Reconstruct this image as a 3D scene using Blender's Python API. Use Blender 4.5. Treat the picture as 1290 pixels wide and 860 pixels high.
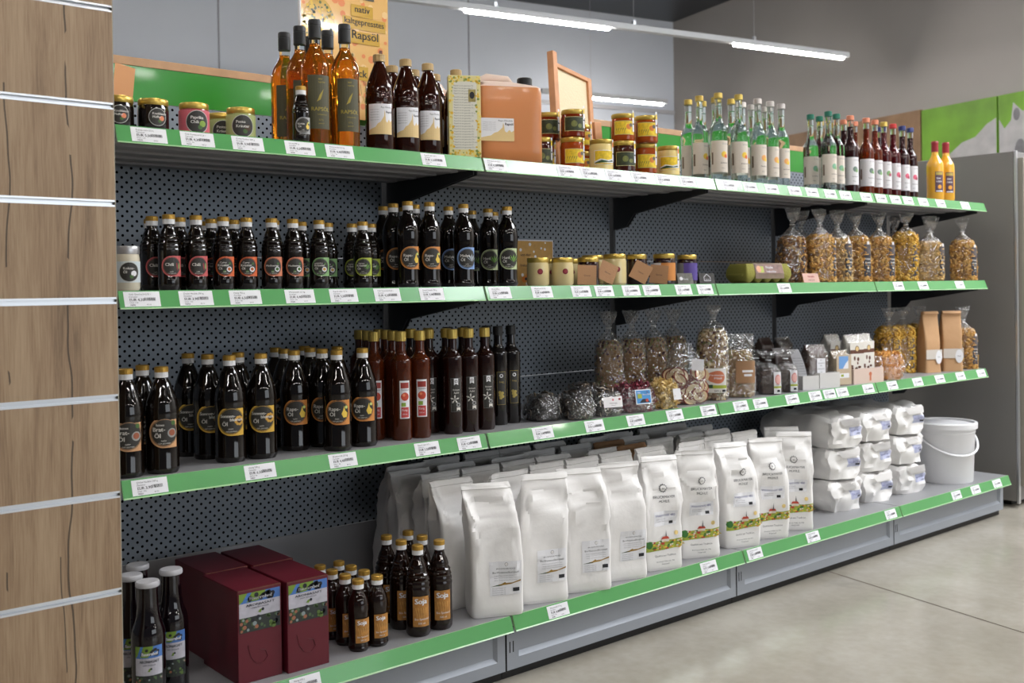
import bpy, bmesh, math, random
from math import sin, cos, pi, radians, sqrt, atan2
from mathutils import Vector, Matrix, noise
from mathutils.bvhtree import BVHTree

for o in list(bpy.data.objects): bpy.data.objects.remove(o)
SC = bpy.context.scene
COL = SC.collection
rnd = random.Random(7)

# ------------------------------------------------------------------ camera
CAM = Vector((-1.78256, -2.22119, 1.06164))
yaw, pitch, roll = 0.70579, -0.007746, -0.013973
f = Vector((sin(yaw)*cos(pitch), cos(yaw)*cos(pitch), sin(pitch)))
r = Vector((cos(yaw), -sin(yaw), 0)); u = r.cross(f)
r2 = r*cos(roll)+u*sin(roll); u2 = -r*sin(roll)+u*cos(roll)
cd = bpy.data.cameras.new('camera'); cam = bpy.data.objects.new('camera', cd); COL.objects.link(cam)
cd.sensor_width = 36; cd.lens = 36*1305.43/1290
cd.shift_x = -3.096/1290; cd.shift_y = -56.90/1290
cd.clip_start = .05
cd.dof.use_dof = True; cd.dof.focus_distance = 2.75; cd.dof.aperture_fstop = 5.0
cam.matrix_world = Matrix(((r2.x, u2.x, -f.x, CAM.x), (r2.y, u2.y, -f.y, CAM.y), (r2.z, u2.z, -f.z, CAM.z), (0, 0, 0, 1)))
SC.camera = cam
SC.view_settings.view_transform = 'Standard'; SC.view_settings.look = 'None'
SC.view_settings.gamma = 1; SC.view_settings.use_curve_mapping = False
SC.view_settings.exposure = 0.06
# ------------------------------------------------------------------ light
W = bpy.data.worlds.new('world'); SC.world = W; W.use_nodes = True
W.node_tree.nodes['Background'].inputs[0].default_value = (.80, .88, 1, 1)
W.node_tree.nodes['Background'].inputs[1].default_value = .10
def area(name, loc, aim, sx, sy, power, color):
    l = bpy.data.lights.new(name, 'AREA'); l.shape = 'RECTANGLE'; l.size = sx; l.size_y = sy; l.energy = power; l.color = color
    o = bpy.data.objects.new(name, l); COL.objects.link(o); o.location = loc
    o.rotation_euler = (Vector(aim)-Vector(loc)).to_track_quat('-Z', 'Y').to_euler(); return o
area('window_daylight', (7.0, -4.6, 2.2), (1.5, 0, .8), 4.0, 2.4, 170, (.90, .95, 1))
area('skylight', (4.3, -2.0, 3.9), (4.0, -1.6, 0), 3.6, 1.3, 300, (.93, .96, 1))
area('front_fill', (2.6, -8.6, 1.9), (1.2, 0, .9), 6.0, 2.4, 120, (.88, .94, 1))  # unseen front fill, added to brighten the dim back panels
TUBE_STRENGTH = 98.0

# ------------------------------------------------------------------ materials
def s2l(c):
    return tuple(((v/12.92) if v <= .04045 else ((v+.055)/1.055)**2.4) for v in c)
MATS = {}
def mat(name, rgb=(128, 128, 128), rough=.5, metal=0, spec=.5, coat=0, trans=0, ior=1.45, bump=0, bscale=50, var=0, vscale=8, emit=0, alpha=1, sub=0):
    if name in MATS: return MATS[name]
    m = bpy.data.materials.new(name); m.use_nodes = True; nt = m.node_tree; b = nt.nodes['Principled BSDF']
    c = s2l([v/255 for v in rgb])+(1,)
    b.inputs['Base Color'].default_value = c; b.inputs['Roughness'].default_value = rough; b.inputs['Metallic'].default_value = metal
    b.inputs['Specular IOR Level'].default_value = spec; b.inputs['Coat Weight'].default_value = coat; b.inputs['Coat Roughness'].default_value = .05
    b.inputs['Transmission Weight'].default_value = trans; b.inputs['IOR'].default_value = ior; b.inputs['Alpha'].default_value = alpha
    if emit:
        b.inputs['Emission Color'].default_value = c; b.inputs['Emission Strength'].default_value = emit
    if bump or var:
        tc = nt.nodes.new('ShaderNodeTexCoord')
        if bump:
            n = nt.nodes.new('ShaderNodeTexNoise'); n.inputs['Scale'].default_value = bscale; n.inputs['Detail'].default_value = 4
            nt.links.new(tc.outputs['Object'], n.inputs['Vector'])
            bp = nt.nodes.new('ShaderNodeBump'); bp.inputs['Strength'].default_value = bump; bp.inputs['Distance'].default_value = .01
            nt.links.new(n.outputs['Fac'], bp.inputs['Height']); nt.links.new(bp.outputs[0], b.inputs['Normal'])
        if var:
            n = nt.nodes.new('ShaderNodeTexNoise'); n.inputs['Scale'].default_value = vscale; n.inputs['Detail'].default_value = 5
            nt.links.new(tc.outputs['Object'], n.inputs['Vector'])
            h = nt.nodes.new('ShaderNodeHueSaturation'); h.inputs['Color'].default_value = c
            mr = nt.nodes.new('ShaderNodeMapRange'); mr.inputs[1].default_value = .3; mr.inputs[2].default_value = .7
            mr.inputs[3].default_value = 1-var; mr.inputs[4].default_value = 1+var
            nt.links.new(n.outputs['Fac'], mr.inputs[0]); nt.links.new(mr.outputs[0], h.inputs['Value']); nt.links.new(h.outputs[0], b.inputs['Base Color'])
    MATS[name] = m; return m
def film_mat(name, tint=(1, 1, 1), scale=60, strength=.9, base=.10, rough=.12):
    m = bpy.data.materials.new(name); m.use_nodes = True; nt = m.node_tree; nt.nodes.remove(nt.nodes['Principled BSDF'])
    out = nt.nodes['Material Output']; t = nt.nodes.new('ShaderNodeBsdfTransparent'); t.inputs[0].default_value = tint+(1,)
    g = nt.nodes.new('ShaderNodeBsdfGlossy'); g.inputs['Roughness'].default_value = rough
    lw = nt.nodes.new('ShaderNodeLayerWeight'); lw.inputs[0].default_value = .25
    mr = nt.nodes.new('ShaderNodeMapRange'); mr.inputs[3].default_value = base; mr.inputs[4].default_value = .75
    nt.links.new(lw.outputs['Facing'], mr.inputs[0])
    tc = nt.nodes.new('ShaderNodeTexCoord'); n = nt.nodes.new('ShaderNodeTexNoise'); n.inputs['Scale'].default_value = scale; n.inputs['Detail'].default_value = 3
    n.inputs['Distortion'].default_value = 1.5
    bp = nt.nodes.new('ShaderNodeBump'); bp.inputs['Strength'].default_value = strength; bp.inputs['Distance'].default_value = .02
    nt.links.new(tc.outputs['Object'], n.inputs['Vector']); nt.links.new(n.outputs['Fac'], bp.inputs['Height'])
    nt.links.new(bp.outputs[0], g.inputs['Normal']); nt.links.new(bp.outputs[0], lw.inputs['Normal'])
    mx = nt.nodes.new('ShaderNodeMixShader'); nt.links.new(mr.outputs[0], mx.inputs[0]); nt.links.new(t.outputs[0], mx.inputs[1]); nt.links.new(g.outputs[0], mx.inputs[2])
    nt.links.new(mx.outputs[0], out.inputs[0]); return m

def node_mat(name):
    m = bpy.data.materials.new(name); m.use_nodes = True; return m, m.node_tree, m.node_tree.nodes['Principled BSDF']
def math_n(nt, op, a, b=None):
    n = nt.nodes.new('ShaderNodeMath'); n.operation = op
    for i, v in enumerate((a, b)):
        if v is None: continue
        if isinstance(v, (int, float)): n.inputs[i].default_value = v
        else: nt.links.new(v, n.inputs[i])
    return n.outputs[0]
def ramp(nt, fac, stops):
    n = nt.nodes.new('ShaderNodeValToRGB'); e = n.color_ramp.elements
    while len(e) < len(stops): e.new(.5)
    for i, (p, c) in enumerate(stops): e[i].position = p; e[i].color = s2l([v/255 for v in c])+(1,)
    nt.links.new(fac, n.inputs[0]); return n.outputs[0]
def perforated():
    m, nt, b = node_mat('perforated_steel')
    tc = nt.nodes.new('ShaderNodeTexCoord'); sp = nt.nodes.new('ShaderNodeSeparateXYZ'); nt.links.new(tc.outputs['Object'], sp.inputs[0])
    def grid(ox, oz):
        a = math_n(nt, 'ADD', math_n(nt, 'MULTIPLY', sp.outputs[0], 1/.025), ox); c = math_n(nt, 'ADD', math_n(nt, 'MULTIPLY', sp.outputs[2], 1/.025), oz)
        fa = math_n(nt, 'SUBTRACT', math_n(nt, 'FRACT', a), .5); fc = math_n(nt, 'SUBTRACT', math_n(nt, 'FRACT', c), .5)
        return math_n(nt, 'SQRT', math_n(nt, 'ADD', math_n(nt, 'MULTIPLY', fa, fa), math_n(nt, 'MULTIPLY', fc, fc)))
    d = math_n(nt, 'MINIMUM', grid(100, 100), grid(100.5, 100.5)); hole = math_n(nt, 'LESS_THAN', d, .145)
    # keep the plain border of each sheet
    mx = nt.nodes.new('ShaderNodeMix'); mx.data_type = 'RGBA'
    nt.links.new(hole, mx.inputs['Factor']); mx.inputs[6].default_value = s2l((.52, .55, .585))+(1,); mx.inputs[7].default_value = (.004, .004, .005, 1)
    nt.links.new(mx.outputs[2], b.inputs['Base Color']); b.inputs['Roughness'].default_value = .45; b.inputs['Metallic'].default_value = .25
    nt.links.new(math_n(nt, 'MULTIPLY', math_n(nt, 'SUBTRACT', 1, hole), .4), b.inputs['Specular IOR Level']); return m
def oak():
    m, nt, b = node_mat('oak_laminate')
    tc = nt.nodes.new('ShaderNodeTexCoord'); mp = nt.nodes.new('ShaderNodeMapping'); mp.inputs['Scale'].default_value = (14, 14, 1.1)
    nt.links.new(tc.outputs['Object'], mp.inputs[0])
    n1 = nt.nodes.new('ShaderNodeTexNoise'); n1.inputs['Scale'].default_value = 2.2; n1.inputs['Detail'].default_value = 7; n1.inputs['Roughness'].default_value = .65; n1.inputs['Distortion'].default_value = .6
    nt.links.new(mp.outputs[0], n1.inputs['Vector'])
    mp2 = nt.nodes.new('ShaderNodeMapping'); mp2.inputs['Scale'].default_value = (120, 120, 5); nt.links.new(tc.outputs['Object'], mp2.inputs[0])
    n2 = nt.nodes.new('ShaderNodeTexNoise'); n2.inputs['Scale'].default_value = 3; n2.inputs['Detail'].default_value = 4; nt.links.new(mp2.outputs[0], n2.inputs['Vector'])
    mixf = math_n(nt, 'ADD', math_n(nt, 'MULTIPLY', n1.outputs['Fac'], .7), math_n(nt, 'MULTIPLY', n2.outputs['Fac'], .3))
    col = ramp(nt, mixf, [(.30, (110, 88, 66)), (.45, (146, 121, 94)), (.58, (163, 139, 111)), (.75, (178, 155, 127))])
    # dark cracks: thin wandering vertical lines
    sp = nt.nodes.new('ShaderNodeSeparateXYZ'); nt.links.new(tc.outputs['Object'], sp.inputs[0])
    mp3 = nt.nodes.new('ShaderNodeMapping'); mp3.inputs['Scale'].default_value = (0.01, 0.01, 3.0); nt.links.new(tc.outputs['Object'], mp3.inputs[0])
    n3 = nt.nodes.new('ShaderNodeTexNoise'); n3.inputs['Scale'].default_value = .9; n3.inputs['Detail'].default_value = 2.5; nt.links.new(mp3.outputs[0], n3.inputs['Vector'])
    mp4 = nt.nodes.new('ShaderNodeMapping'); mp4.inputs['Scale'].default_value = (3, 3, 1.6); mp4.inputs['Location'].default_value = (3, 0, 5.3); nt.links.new(tc.outputs['Object'], mp4.inputs[0])
    n4 = nt.nodes.new('ShaderNodeTexNoise'); n4.inputs['Scale'].default_value = 1.6; nt.links.new(mp4.outputs[0], n4.inputs['Vector'])
    tot = None
    for cx_, amp, wd, th in ((-1.133, .07, .0017, .40), (-1.150, .05, .0011, .52), (-1.245, .06, .0015, .5)):
        dx = math_n(nt, 'ABSOLUTE', math_n(nt, 'SUBTRACT', math_n(nt, 'SUBTRACT', sp.outputs[0], cx_), math_n(nt, 'MULTIPLY', math_n(nt, 'SUBTRACT', n3.outputs['Fac'], .5), amp)))
        ln = math_n(nt, 'MULTIPLY', math_n(nt, 'LESS_THAN', dx, wd), math_n(nt, 'GREATER_THAN', n4.outputs['Fac'], th))
        tot = ln if tot is None else math_n(nt, 'MAXIMUM', tot, ln)
    mx = nt.nodes.new('ShaderNodeMix'); mx.data_type = 'RGBA'; nt.links.new(math_n(nt, 'MULTIPLY', tot, .85), mx.inputs['Factor'])
    nt.links.new(col, mx.inputs[6]); mx.inputs[7].default_value = s2l((.22, .18, .14))+(1,)
    nt.links.new(mx.outputs[2], b.inputs['Base Color']); b.inputs['Roughness'].default_value = .55
    bp = nt.nodes.new('ShaderNodeBump'); bp.inputs['Strength'].default_value = .12; nt.links.new(n2.outputs['Fac'], bp.inputs['Height']); nt.links.new(bp.outputs[0], b.inputs['Normal'])
    return m
def concrete():
    m, nt, b = node_mat('polished_concrete')
    tc = nt.nodes.new('ShaderNodeTexCoord')
    n1 = nt.nodes.new('ShaderNodeTexNoise'); n1.inputs['Scale'].default_value = 1.6; n1.inputs['Detail'].default_value = 8; n1.inputs['Roughness'].default_value = .6
    n2 = nt.nodes.new('ShaderNodeTexNoise'); n2.inputs['Scale'].default_value = 30; n2.inputs['Detail'].default_value = 5
    for n in (n1, n2): nt.links.new(tc.outputs['Object'], n.inputs['Vector'])
    fac = math_n(nt, 'ADD', math_n(nt, 'MULTIPLY', n1.outputs['Fac'], .8), math_n(nt, 'MULTIPLY', n2.outputs['Fac'], .2))
    nt.links.new(ramp(nt, fac, [(.35, (150, 144, 132)), (.5, (163, 157, 145)), (.66, (177, 172, 161))]), b.inputs['Base Color'])
    nt.links.new(ramp(nt, n1.outputs['Fac'], [(.35, (105, 105, 105)), (.7, (135, 135, 135))]), b.inputs['Roughness'])
    bp = nt.nodes.new('ShaderNodeBump'); bp.inputs['Strength'].default_value = .03; nt.links.new(n2.outputs['Fac'], bp.inputs['Height']); nt.links.new(bp.outputs[0], b.inputs['Normal'])
    return m
M_PERF, M_OAK, M_FLOOR = perforated(), oak(), concrete()
STEEL = mat('shelf_steel', (150, 150, 153), .42, .25, bump=.02, bscale=300)
STEEL_SHADED = mat('dark_shaded_steel', (58, 60, 64), .5, .2)  # shade on the bracket sides put into this darker grey; uprights share it
KICK = mat('kick_steel', (152, 157, 165), .45, .2)
BLACK = mat('black_plastic', (18, 18, 19), .45)
GREEN = mat('green_rail', (84, 152, 88), .25, coat=.35)
RAILEDGE = mat('rail_edge', (150, 190, 140), .3)
GREENP = mat('green_board', (44, 140, 40), .3, coat=.3)
BEECH = mat('beech', (190, 150, 112), .55, var=.12, vscale=20)
PAPER = mat('paper_tag', (226, 226, 230), .6)
INK = mat('ink', (35, 35, 40), .6)
WHITE = mat('white_plastic', (220, 220, 222), .35)
GOLD = mat('gold_cap', (178, 140, 62), .38, .55)
GOLDL = mat('gold_lid', (196, 168, 84), .3, .75)
SILVER = mat('silver_lid', (190, 190, 192), .3, .7)
ALU = mat('aluminium', (205, 207, 210), .28, .8)
DGLASS = mat('dark_oil_glass', (14, 8, 5), .06, spec=.5, coat=.3)
FILM = film_mat('clear_film', scale=50, base=.20, rough=.09)
FILM2 = film_mat('smoky_film', (.86, .85, .84), 45, 1.0, .10)

# ------------------------------------------------------------------ mesh helpers
def tagp(o, label=None, cat=None, group=None, kind=None):
    if label: o['label'] = label
    if cat: o['category'] = cat
    if group: o['group'] = group
    if kind: o['kind'] = kind
    return o
def link(name, me, mats, parent=None):
    o = bpy.data.objects.new(name, me); COL.objects.link(o)
    for m in (mats if isinstance(mats, (list, tuple)) else [mats]): me.materials.append(m)
    if parent: o.parent = parent
    return o
def fin(name, bm, mats, parent=None, smooth=False, angle=40):
    bmesh.ops.recalc_face_normals(bm, faces=bm.faces)
    me = bpy.data.meshes.new(name); bm.to_mesh(me); bm.free()
    if smooth:
        for p in me.polygons: p.use_smooth = True
        me.set_sharp_from_angle(angle=radians(angle))
    return link(name, me, mats, parent)
def empty(name, loc=(0, 0, 0), rz=0):
    o = bpy.data.objects.new(name, None); COL.objects.link(o); o.location = loc; o.rotation_euler = (0, 0, rz); o.empty_display_size = .05; return o
def box(bm, x0, x1, y0, y1, z0, z1, bev=0, mi=0):
    n = len(bm.faces)
    vs = [bm.verts.new((x, y, z)) for z in (z0, z1) for (x, y) in ((x0, y0), (x1, y0), (x1, y1), (x0, y1))]
    fs = [bm.faces.new([vs[i] for i in q]) for q in ((3, 2, 1, 0), (4, 5, 6, 7), (0, 1, 5, 4), (1, 2, 6, 5), (2, 3, 7, 6), (3, 0, 4, 7))]
    for q in fs: q.material_index = mi
    if bev:
        es = set(e for q in fs for e in q.edges)
        res = bmesh.ops.bevel(bm, geom=list(es), offset=bev, segments=2, affect='EDGES', profile=.5)
        for q in res['faces']: q.material_index = mi
    return vs
def lathe(bm, prof, seg=24, mi=0, close=True, off=(0, 0)):
    rings = []
    for (rr, z) in prof:
        if rr < 1e-6: rings.append([bm.verts.new((off[0], off[1], z))])
        else: rings.append([bm.verts.new((off[0]+rr*cos(2*pi*i/seg), off[1]+rr*sin(2*pi*i/seg), z)) for i in range(seg)])
    for a, b in zip(rings, rings[1:]):
        for i in range(seg):
            j = (i+1) % seg
            if len(a) == 1 and len(b) == 1: continue
            if len(a) == 1: fc = bm.faces.new((a[0], b[j], b[i]))
            elif len(b) == 1: fc = bm.faces.new((a[i], a[j], b[0]))
            else: fc = bm.faces.new((a[i], a[j], b[j], b[i]))
            fc.material_index = mi
def tube(bm, pts, rr, seg=6, mi=0, caps=True):
    pts = [Vector(p) for p in pts]; rings = []
    for i, p in enumerate(pts):
        d = (pts[min(i+1, len(pts)-1)]-pts[max(i-1, 0)]).normalized()
        a = d.orthogonal().normalized() if i == 0 else (a-d*a.dot(d)).normalized()
        b = d.cross(a); q = rr[i] if isinstance(rr, (list, tuple)) else rr
        rings.append([bm.verts.new(p+(a*cos(2*pi*k/seg)+b*sin(2*pi*k/seg))*q) for k in range(seg)])
    for A, B in zip(rings, rings[1:]):
        for k in range(seg):
            fc = bm.faces.new((A[k], A[(k+1) % seg], B[(k+1) % seg], B[k])); fc.material_index = mi
    if caps:
        bm.faces.new(rings[0][::-1]).material_index = mi; bm.faces.new(rings[-1]).material_index = mi
def lath(name, prof, m, parent, seg=28, smooth=True, angle=35):
    bm = bmesh.new(); lathe(bm, prof, seg); return fin(name, bm, m, parent, smooth, angle)
def smooth_prof(p, n=4):
    # Catmull-Rom through the profile points
    out = []
    for i in range(len(p)-1):
        p0, p1, p2, p3 = p[max(i-1, 0)], p[i], p[i+1], p[min(i+2, len(p)-1)]
        for k in range(n):
            t = k/n
            out.append(tuple(max(0, .5*((2*p1[j])+(-p0[j]+p2[j])*t+(2*p0[j]-5*p1[j]+4*p2[j]-p3[j])*t*t+(-p0[j]+3*p1[j]-3*p2[j]+p3[j])*t**3)) for j in (0, 1)))
    out.append(p[-1]); return out
def copy_tree(o, parent=None):
    c = o.copy(); COL.objects.link(c)
    if parent:
        c.parent = parent
    for ch in list(o.children): copy_tree(ch, c)
    return c

# ------------------------------------------------------------------ flat art wrapped on surfaces
TXT = {}
def text2d(s):
    if s in TXT: return TXT[s]
    cu = bpy.data.curves.new('t', 'FONT'); cu.body = s; cu.size = 1; cu.resolution_u = 2; cu.fill_mode = 'FRONT'
    ob = bpy.data.objects.new('t', cu); COL.objects.link(ob)
    dg = bpy.context.evaluated_depsgraph_get(); dg.update()
    me = ob.evaluated_get(dg).to_mesh(); vs = [(v.co.x, v.co.y) for v in me.vertices]; fs = [tuple(p.vertices) for p in me.polygons]
    ob.evaluated_get(dg).to_mesh_clear(); bpy.data.objects.remove(ob); bpy.data.curves.remove(cu)
    w = max([v[0] for v in vs] or [0]); TXT[s] = (vs, fs, w); return TXT[s]
class Art:
    """flat shapes in label space: u to the right, v up, in metres"""
    def __init__(self): self.items = []; self.mats = []
    def _m(self, m):
        if m not in self.mats: self.mats.append(m)
        return self.mats.index(m)
    def poly(self, pts, m, lay=0): self.items.append(([tuple(p) for p in pts], [tuple(range(len(pts)))], self._m(m), lay)); return self
    def rect(self, u0, v0, u1, v1, m, lay=0): return self.poly([(u0, v0), (u1, v0), (u1, v1), (u0, v1)], m, lay)
    def disc(self, cu, cv, r0, m, lay=0, n=28, ry=None, a0=0, a1=2*pi):
        return self.poly([(cu+r0*cos(a0+(a1-a0)*i/n), cv+(ry or r0)*sin(a0+(a1-a0)*i/n)) for i in range(n+(0 if a1-a0 > 6.28 else 1))], m, lay)
    def text(self, s, uu, v, size, m, lay=2, align='l', width=None, bold=0):
        vs, fs, w = text2d(s); sx = size
        if width: sx = width/max(w, 1e-6); size = min(size, sx*1.25)
        off = {'l': 0, 'c': -w*sx/2, 'r': -w*sx}[align]
        for k in range(1+bold):
            self.items.append(([(uu+off+a*sx+k*size*.05, v+b*size) for a, b in vs], fs, self._m(m), lay))
        return self
    def build(self, name, fmap, parent, step=.006, vstep=None, eps=.00025):
        """fmap(u, v, h) -> 3D point"""
        bm = bmesh.new(); lays = []
        for vs, fs, mi, lay in self.items:
            b2 = bmesh.new(); vv = [b2.verts.new((a, b, 0)) for a, b in vs]
            for q in fs:
                try: b2.faces.new([vv[i] for i in q])
                except ValueError: pass
            if step:
                us = [p[0] for p in vs]; k = math.ceil(min(us)/step)
                if max(us)-min(us) > step*.8:
                    while k*step < max(us):
                        bmesh.ops.bisect_plane(b2, geom=b2.verts[:]+b2.edges[:]+b2.faces[:], plane_co=(k*step, 0, 0), plane_no=(1, 0, 0)); k += 1
            if vstep:
                us = [p[1] for p in vs]; k = math.ceil(min(us)/vstep)
                if max(us)-min(us) > vstep*.8:
                    while k*vstep < max(us):
                        bmesh.ops.bisect_plane(b2, geom=b2.verts[:]+b2.edges[:]+b2.faces[:], plane_co=(0, k*vstep, 0), plane_no=(0, 1, 0)); k += 1
            mp = {}
            for v in b2.verts: mp[v] = bm.verts.new(fmap(v.co.x, v.co.y, eps*(1+lay)))
            for q in b2.faces:
                try: nf = bm.faces.new([mp[v] for v in q.verts]); nf.material_index = mi
                except ValueError: pass
            b2.free()
        me = bpy.data.meshes.new(name); bm.to_mesh(me); bm.free()
        return link(name, me, self.mats, parent)
def cyl(rad, rot=0):
    return lambda a, v, h: Vector(((rad+h)*sin(a/rad+rot), -(rad+h)*cos(a/rad+rot), v))
def flat(y=0, x0=0, z0=0): return lambda a, v, h: Vector((x0+a, y-h, z0+v))

# ------------------------------------------------------------------ setting: floor, walls, ceiling, lamps
ang = radians(102.3); w1 = Vector((sin(ang), cos(ang), 0)); w2 = Vector((-w1.y, w1.x, 0)); K = Vector((7.706, 5.931, 0))
bz = atan2(w1.y, w1.x)          # the hall stands turned against the shelving
def P(a, b, z=0): return K+w1*a+w2*b+Vector((0, 0, z))
def slab(name, a0, a1, b0, b1, z0, z1, m, parent=None, kind='structure'):
    bm = bmesh.new(); vs = [bm.verts.new(P(a, b, z)) for z in (z0, z1) for (a, b) in ((a0, b0), (a1, b0), (a1, b1), (a0, b1))]
    for q in ((3, 2, 1, 0), (4, 5, 6, 7), (0, 1, 5, 4), (1, 2, 6, 5), (2, 3, 7, 6), (3, 0, 4, 7)): bm.faces.new([vs[i] for i in q])
    o = fin(name, bm, m, parent)
    if kind: o['kind'] = kind
    return o
WALLM = mat('wall_paint', (208, 214, 224), .6, var=.03, vscale=1.5)
WALLM2 = mat('wall_paint_shaded', (164, 159, 154), .7, var=.03, vscale=1.5)  # same paint as the back wall, with the right wall's shade in its colour
slab('floor', -16, .2, -16, .2, -.1, 0, M_FLOOR)
slab('wall_back', -16, .2, 0, .2, 0, 4.2, WALLM)
slab('wall_right', 0, .2, -16, 0, 0, 4.2, WALLM2)
slab('ceiling', -16, .2, -16, .2, 4.2, 4.3, mat('dark_ceiling', (42, 45, 52), .35))
slab('trim_1', -16, -.02, -.04, 0, 3.10, 3.14, mat('white_trim', (190, 190, 194), .5))
for i, a in enumerate((-8.0, -5.34, -2.71)):
    slab('trim_%d' % (i+2), a, a+.012, -.006, 0, 0, 4.2, mat('wall_seam', (140, 140, 148), .6))
# saw-cut joint in the concrete
j0, j1 = Vector((1.566, -.062, 0)), Vector((1.401, -.835, 0)); jd = (j1-j0).normalized()
bm = bmesh.new(); jn = Vector((jd.y, -jd.x, 0))*.0025
q = [j0-jd*3+jn, j0-jd*3-jn, j0+jd*7-jn, j0+jd*7+jn]
bm.faces.new([bm.verts.new(v+Vector((0, 0, .0006))) for v in q]); tagp(fin('trim_5', bm, mat('joint', (74, 62, 50), .9)), kind='structure')
# ceiling tube lamps on their trunkings, one row behind another
TUBE = mat('lamp_tube', (255, 250, 244), .5, emit=TUBE_STRENGTH); TRUNK = mat('lamp_trunking', (205, 207, 210), .4)
rows = [(-.88, 'farthest row'), (-3.38, 'row above the back of the shelves'), (-5.75, 'row over the shelf front'), (-8.1, 'row over the aisle'), (-10.5, 'row behind the aisle'), (-12.9, 'last row far behind')]
def lamp_row(b, where, starts, a_from, a_to):
    root = empty('light_trunking', P(a_from, b, 3.03), bz)
    tagp(root, 'long white light trunking hanging on thin wires, '+where, 'lamp', 'ceiling light trunkings')
    L = a_to-a_from
    bm = bmesh.new(); box(bm, 0, L, -.03, .03, 0, .045, .004); fin('trunking', bm, TRUNK, root)
    for s in starts:
        bm = bmesh.new(); box(bm, s-a_from, s-a_from+1.21, -.017, .017, -.019, -.001, .005); fin('tube', bm, TUBE, root)
    k = .6
    while k < L:
        bm = bmesh.new(); tube(bm, [(k, 0, .05), (k, 0, 1.16)], .0025, 5); box(bm, k-.012, k+.012, -.012, .012, .045, .08)
        fin('hanging_wire', bm, ALU, root); k += 1.2
for b, wname in rows:
    sh0 = {-.88: -2.03, -3.38: -1.935}.get(b, -2.4 if b == -8.1 else -2.0)
    starts = [sh0-2.43*k for k in range(4)] if b != -.88 else [sh0]
    lamp_row(b, wname, starts, starts[-1]-.3, starts[0]+1.26)

# wood cladding and kitten pictures over the chillers on the right wall
slab_oak = mat('cladding_oak', (142, 112, 84), .6, var=.2, vscale=6)
o = slab('wall_cladding', -.05, -.002, -3.62, -.5, 0, 2.585, slab_oak, kind=None); tagp(o, 'brown oak board cladding on the far right wall beside the green kitten picture', 'wall panel')
def picture(b0, b1, label, art):
    root = empty('wall_picture', P(-.05, b1, 2.0), radians(90)+bz)       # local x runs along -w2 ... see below
    # local frame: x along -w2 (to the right in view), -y to the room
    root.rotation_euler = (0, 0, atan2(-w2.y, -w2.x)); tagp(root, label, 'picture', 'green kitten pictures on the right wall')
    wd = b1-b0
    bm = bmesh.new(); box(bm, .004, wd-.004, 0, .045, -.55, .575); fin('picture_board', bm, mat('picture_green', (112, 160, 48), .5, var=.25, vscale=3), root)
    art.build('printed_kitten', flat(-.001), root, step=None)
    return root
FUR, FURS, PAD, EYE = mat('fur_print', (176, 174, 174), .6, var=.12, vscale=9), mat('fur_grey', (120, 119, 122), .6, var=.2, vscale=12), mat('pad_print', (74, 78, 84), .6), mat('eye_print', (30, 34, 38), .4)
a = Art(); a.poly([(.20, -.5), (.16, -.1), (.22, .02), (.30, .16), (.42, .24), (.55, .27), (.66, .36), (.75, .40), (.752, -.5)], FUR)
a.disc(.34, -.02, .05, PAD, 1, ry=.09).disc(.44, .05, .03, PAD, 1).disc(.49, .0, .045, FURS, 1, ry=.08).disc(.58, -.04, .05, PAD, 1, ry=.06)
picture(-4.385, -3.63, 'green picture of a white kitten body and paw pads, left picture board', a)
a = Art(); a.poly([(.01, -.5), (.01, .38), (.06, .30), (.12, .36), (.14, .50), (.22, .42), (.40, .40), (.48, .5), (.5, .36), (.6, .2), (.6, -.5)], FUR)
a.disc(.05, .0, .03, PAD, 1).disc(.2, .1, .05, FURS, 1, ry=.1).disc(.25, .06, .028, EYE, 2).disc(.42, .06, .028, EYE, 2).disc(.17, .4, .03, FURS, 1, ry=.05).disc(.33, -.05, .02, PAD, 2)
picture(-5.3, -4.395, 'green picture of a grey and white kitten face at the right edge', a)

# ------------------------------------------------------------------ shelving
zA, zB, zC, zD = 1.42123, 1.06784, .66374, .18382; zS = {'A': zA, 'B': zB, 'C': zC, 'D': zD}
yD = -.0984; YB = .476; XE = 2.951
DY, RH = .0137, .0393
bays = [(-1, 0), (0, 1), (1, 2), (2, XE)]
bname = ['first bay beside the oak panel', 'second bay from the oak panel', 'third bay from the oak panel', 'last bay beside the grey cabinet']
lname = {'A': 'top shelf', 'B': 'second shelf from the top', 'C': 'third shelf from the top', 'D': 'bottom base shelf'}
def rail(bm, x0, x1, y, z):
    # sloping price rail: bottom edge stands out
    n = 0
    pr = [(y+.004, z), (y-.0005, z), (y-DY, z-RH+.003), (y-DY-.0025, z-RH), (y-DY+.004, z-RH), (y+.004, z-.006)]
    L = [bm.verts.new((x0, a, b)) for a, b in pr]; R = [bm.verts.new((x1, a, b)) for a, b in pr]
    for i in range(len(pr)):
        j = (i+1) % len(pr); q = bm.faces.new((L[i], L[j], R[j], R[i])); q.material_index = 0 if i == 1 else 1
    bm.faces.new(L[::-1]).material_index = 1; bm.faces.new(R).material_index = 1
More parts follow.
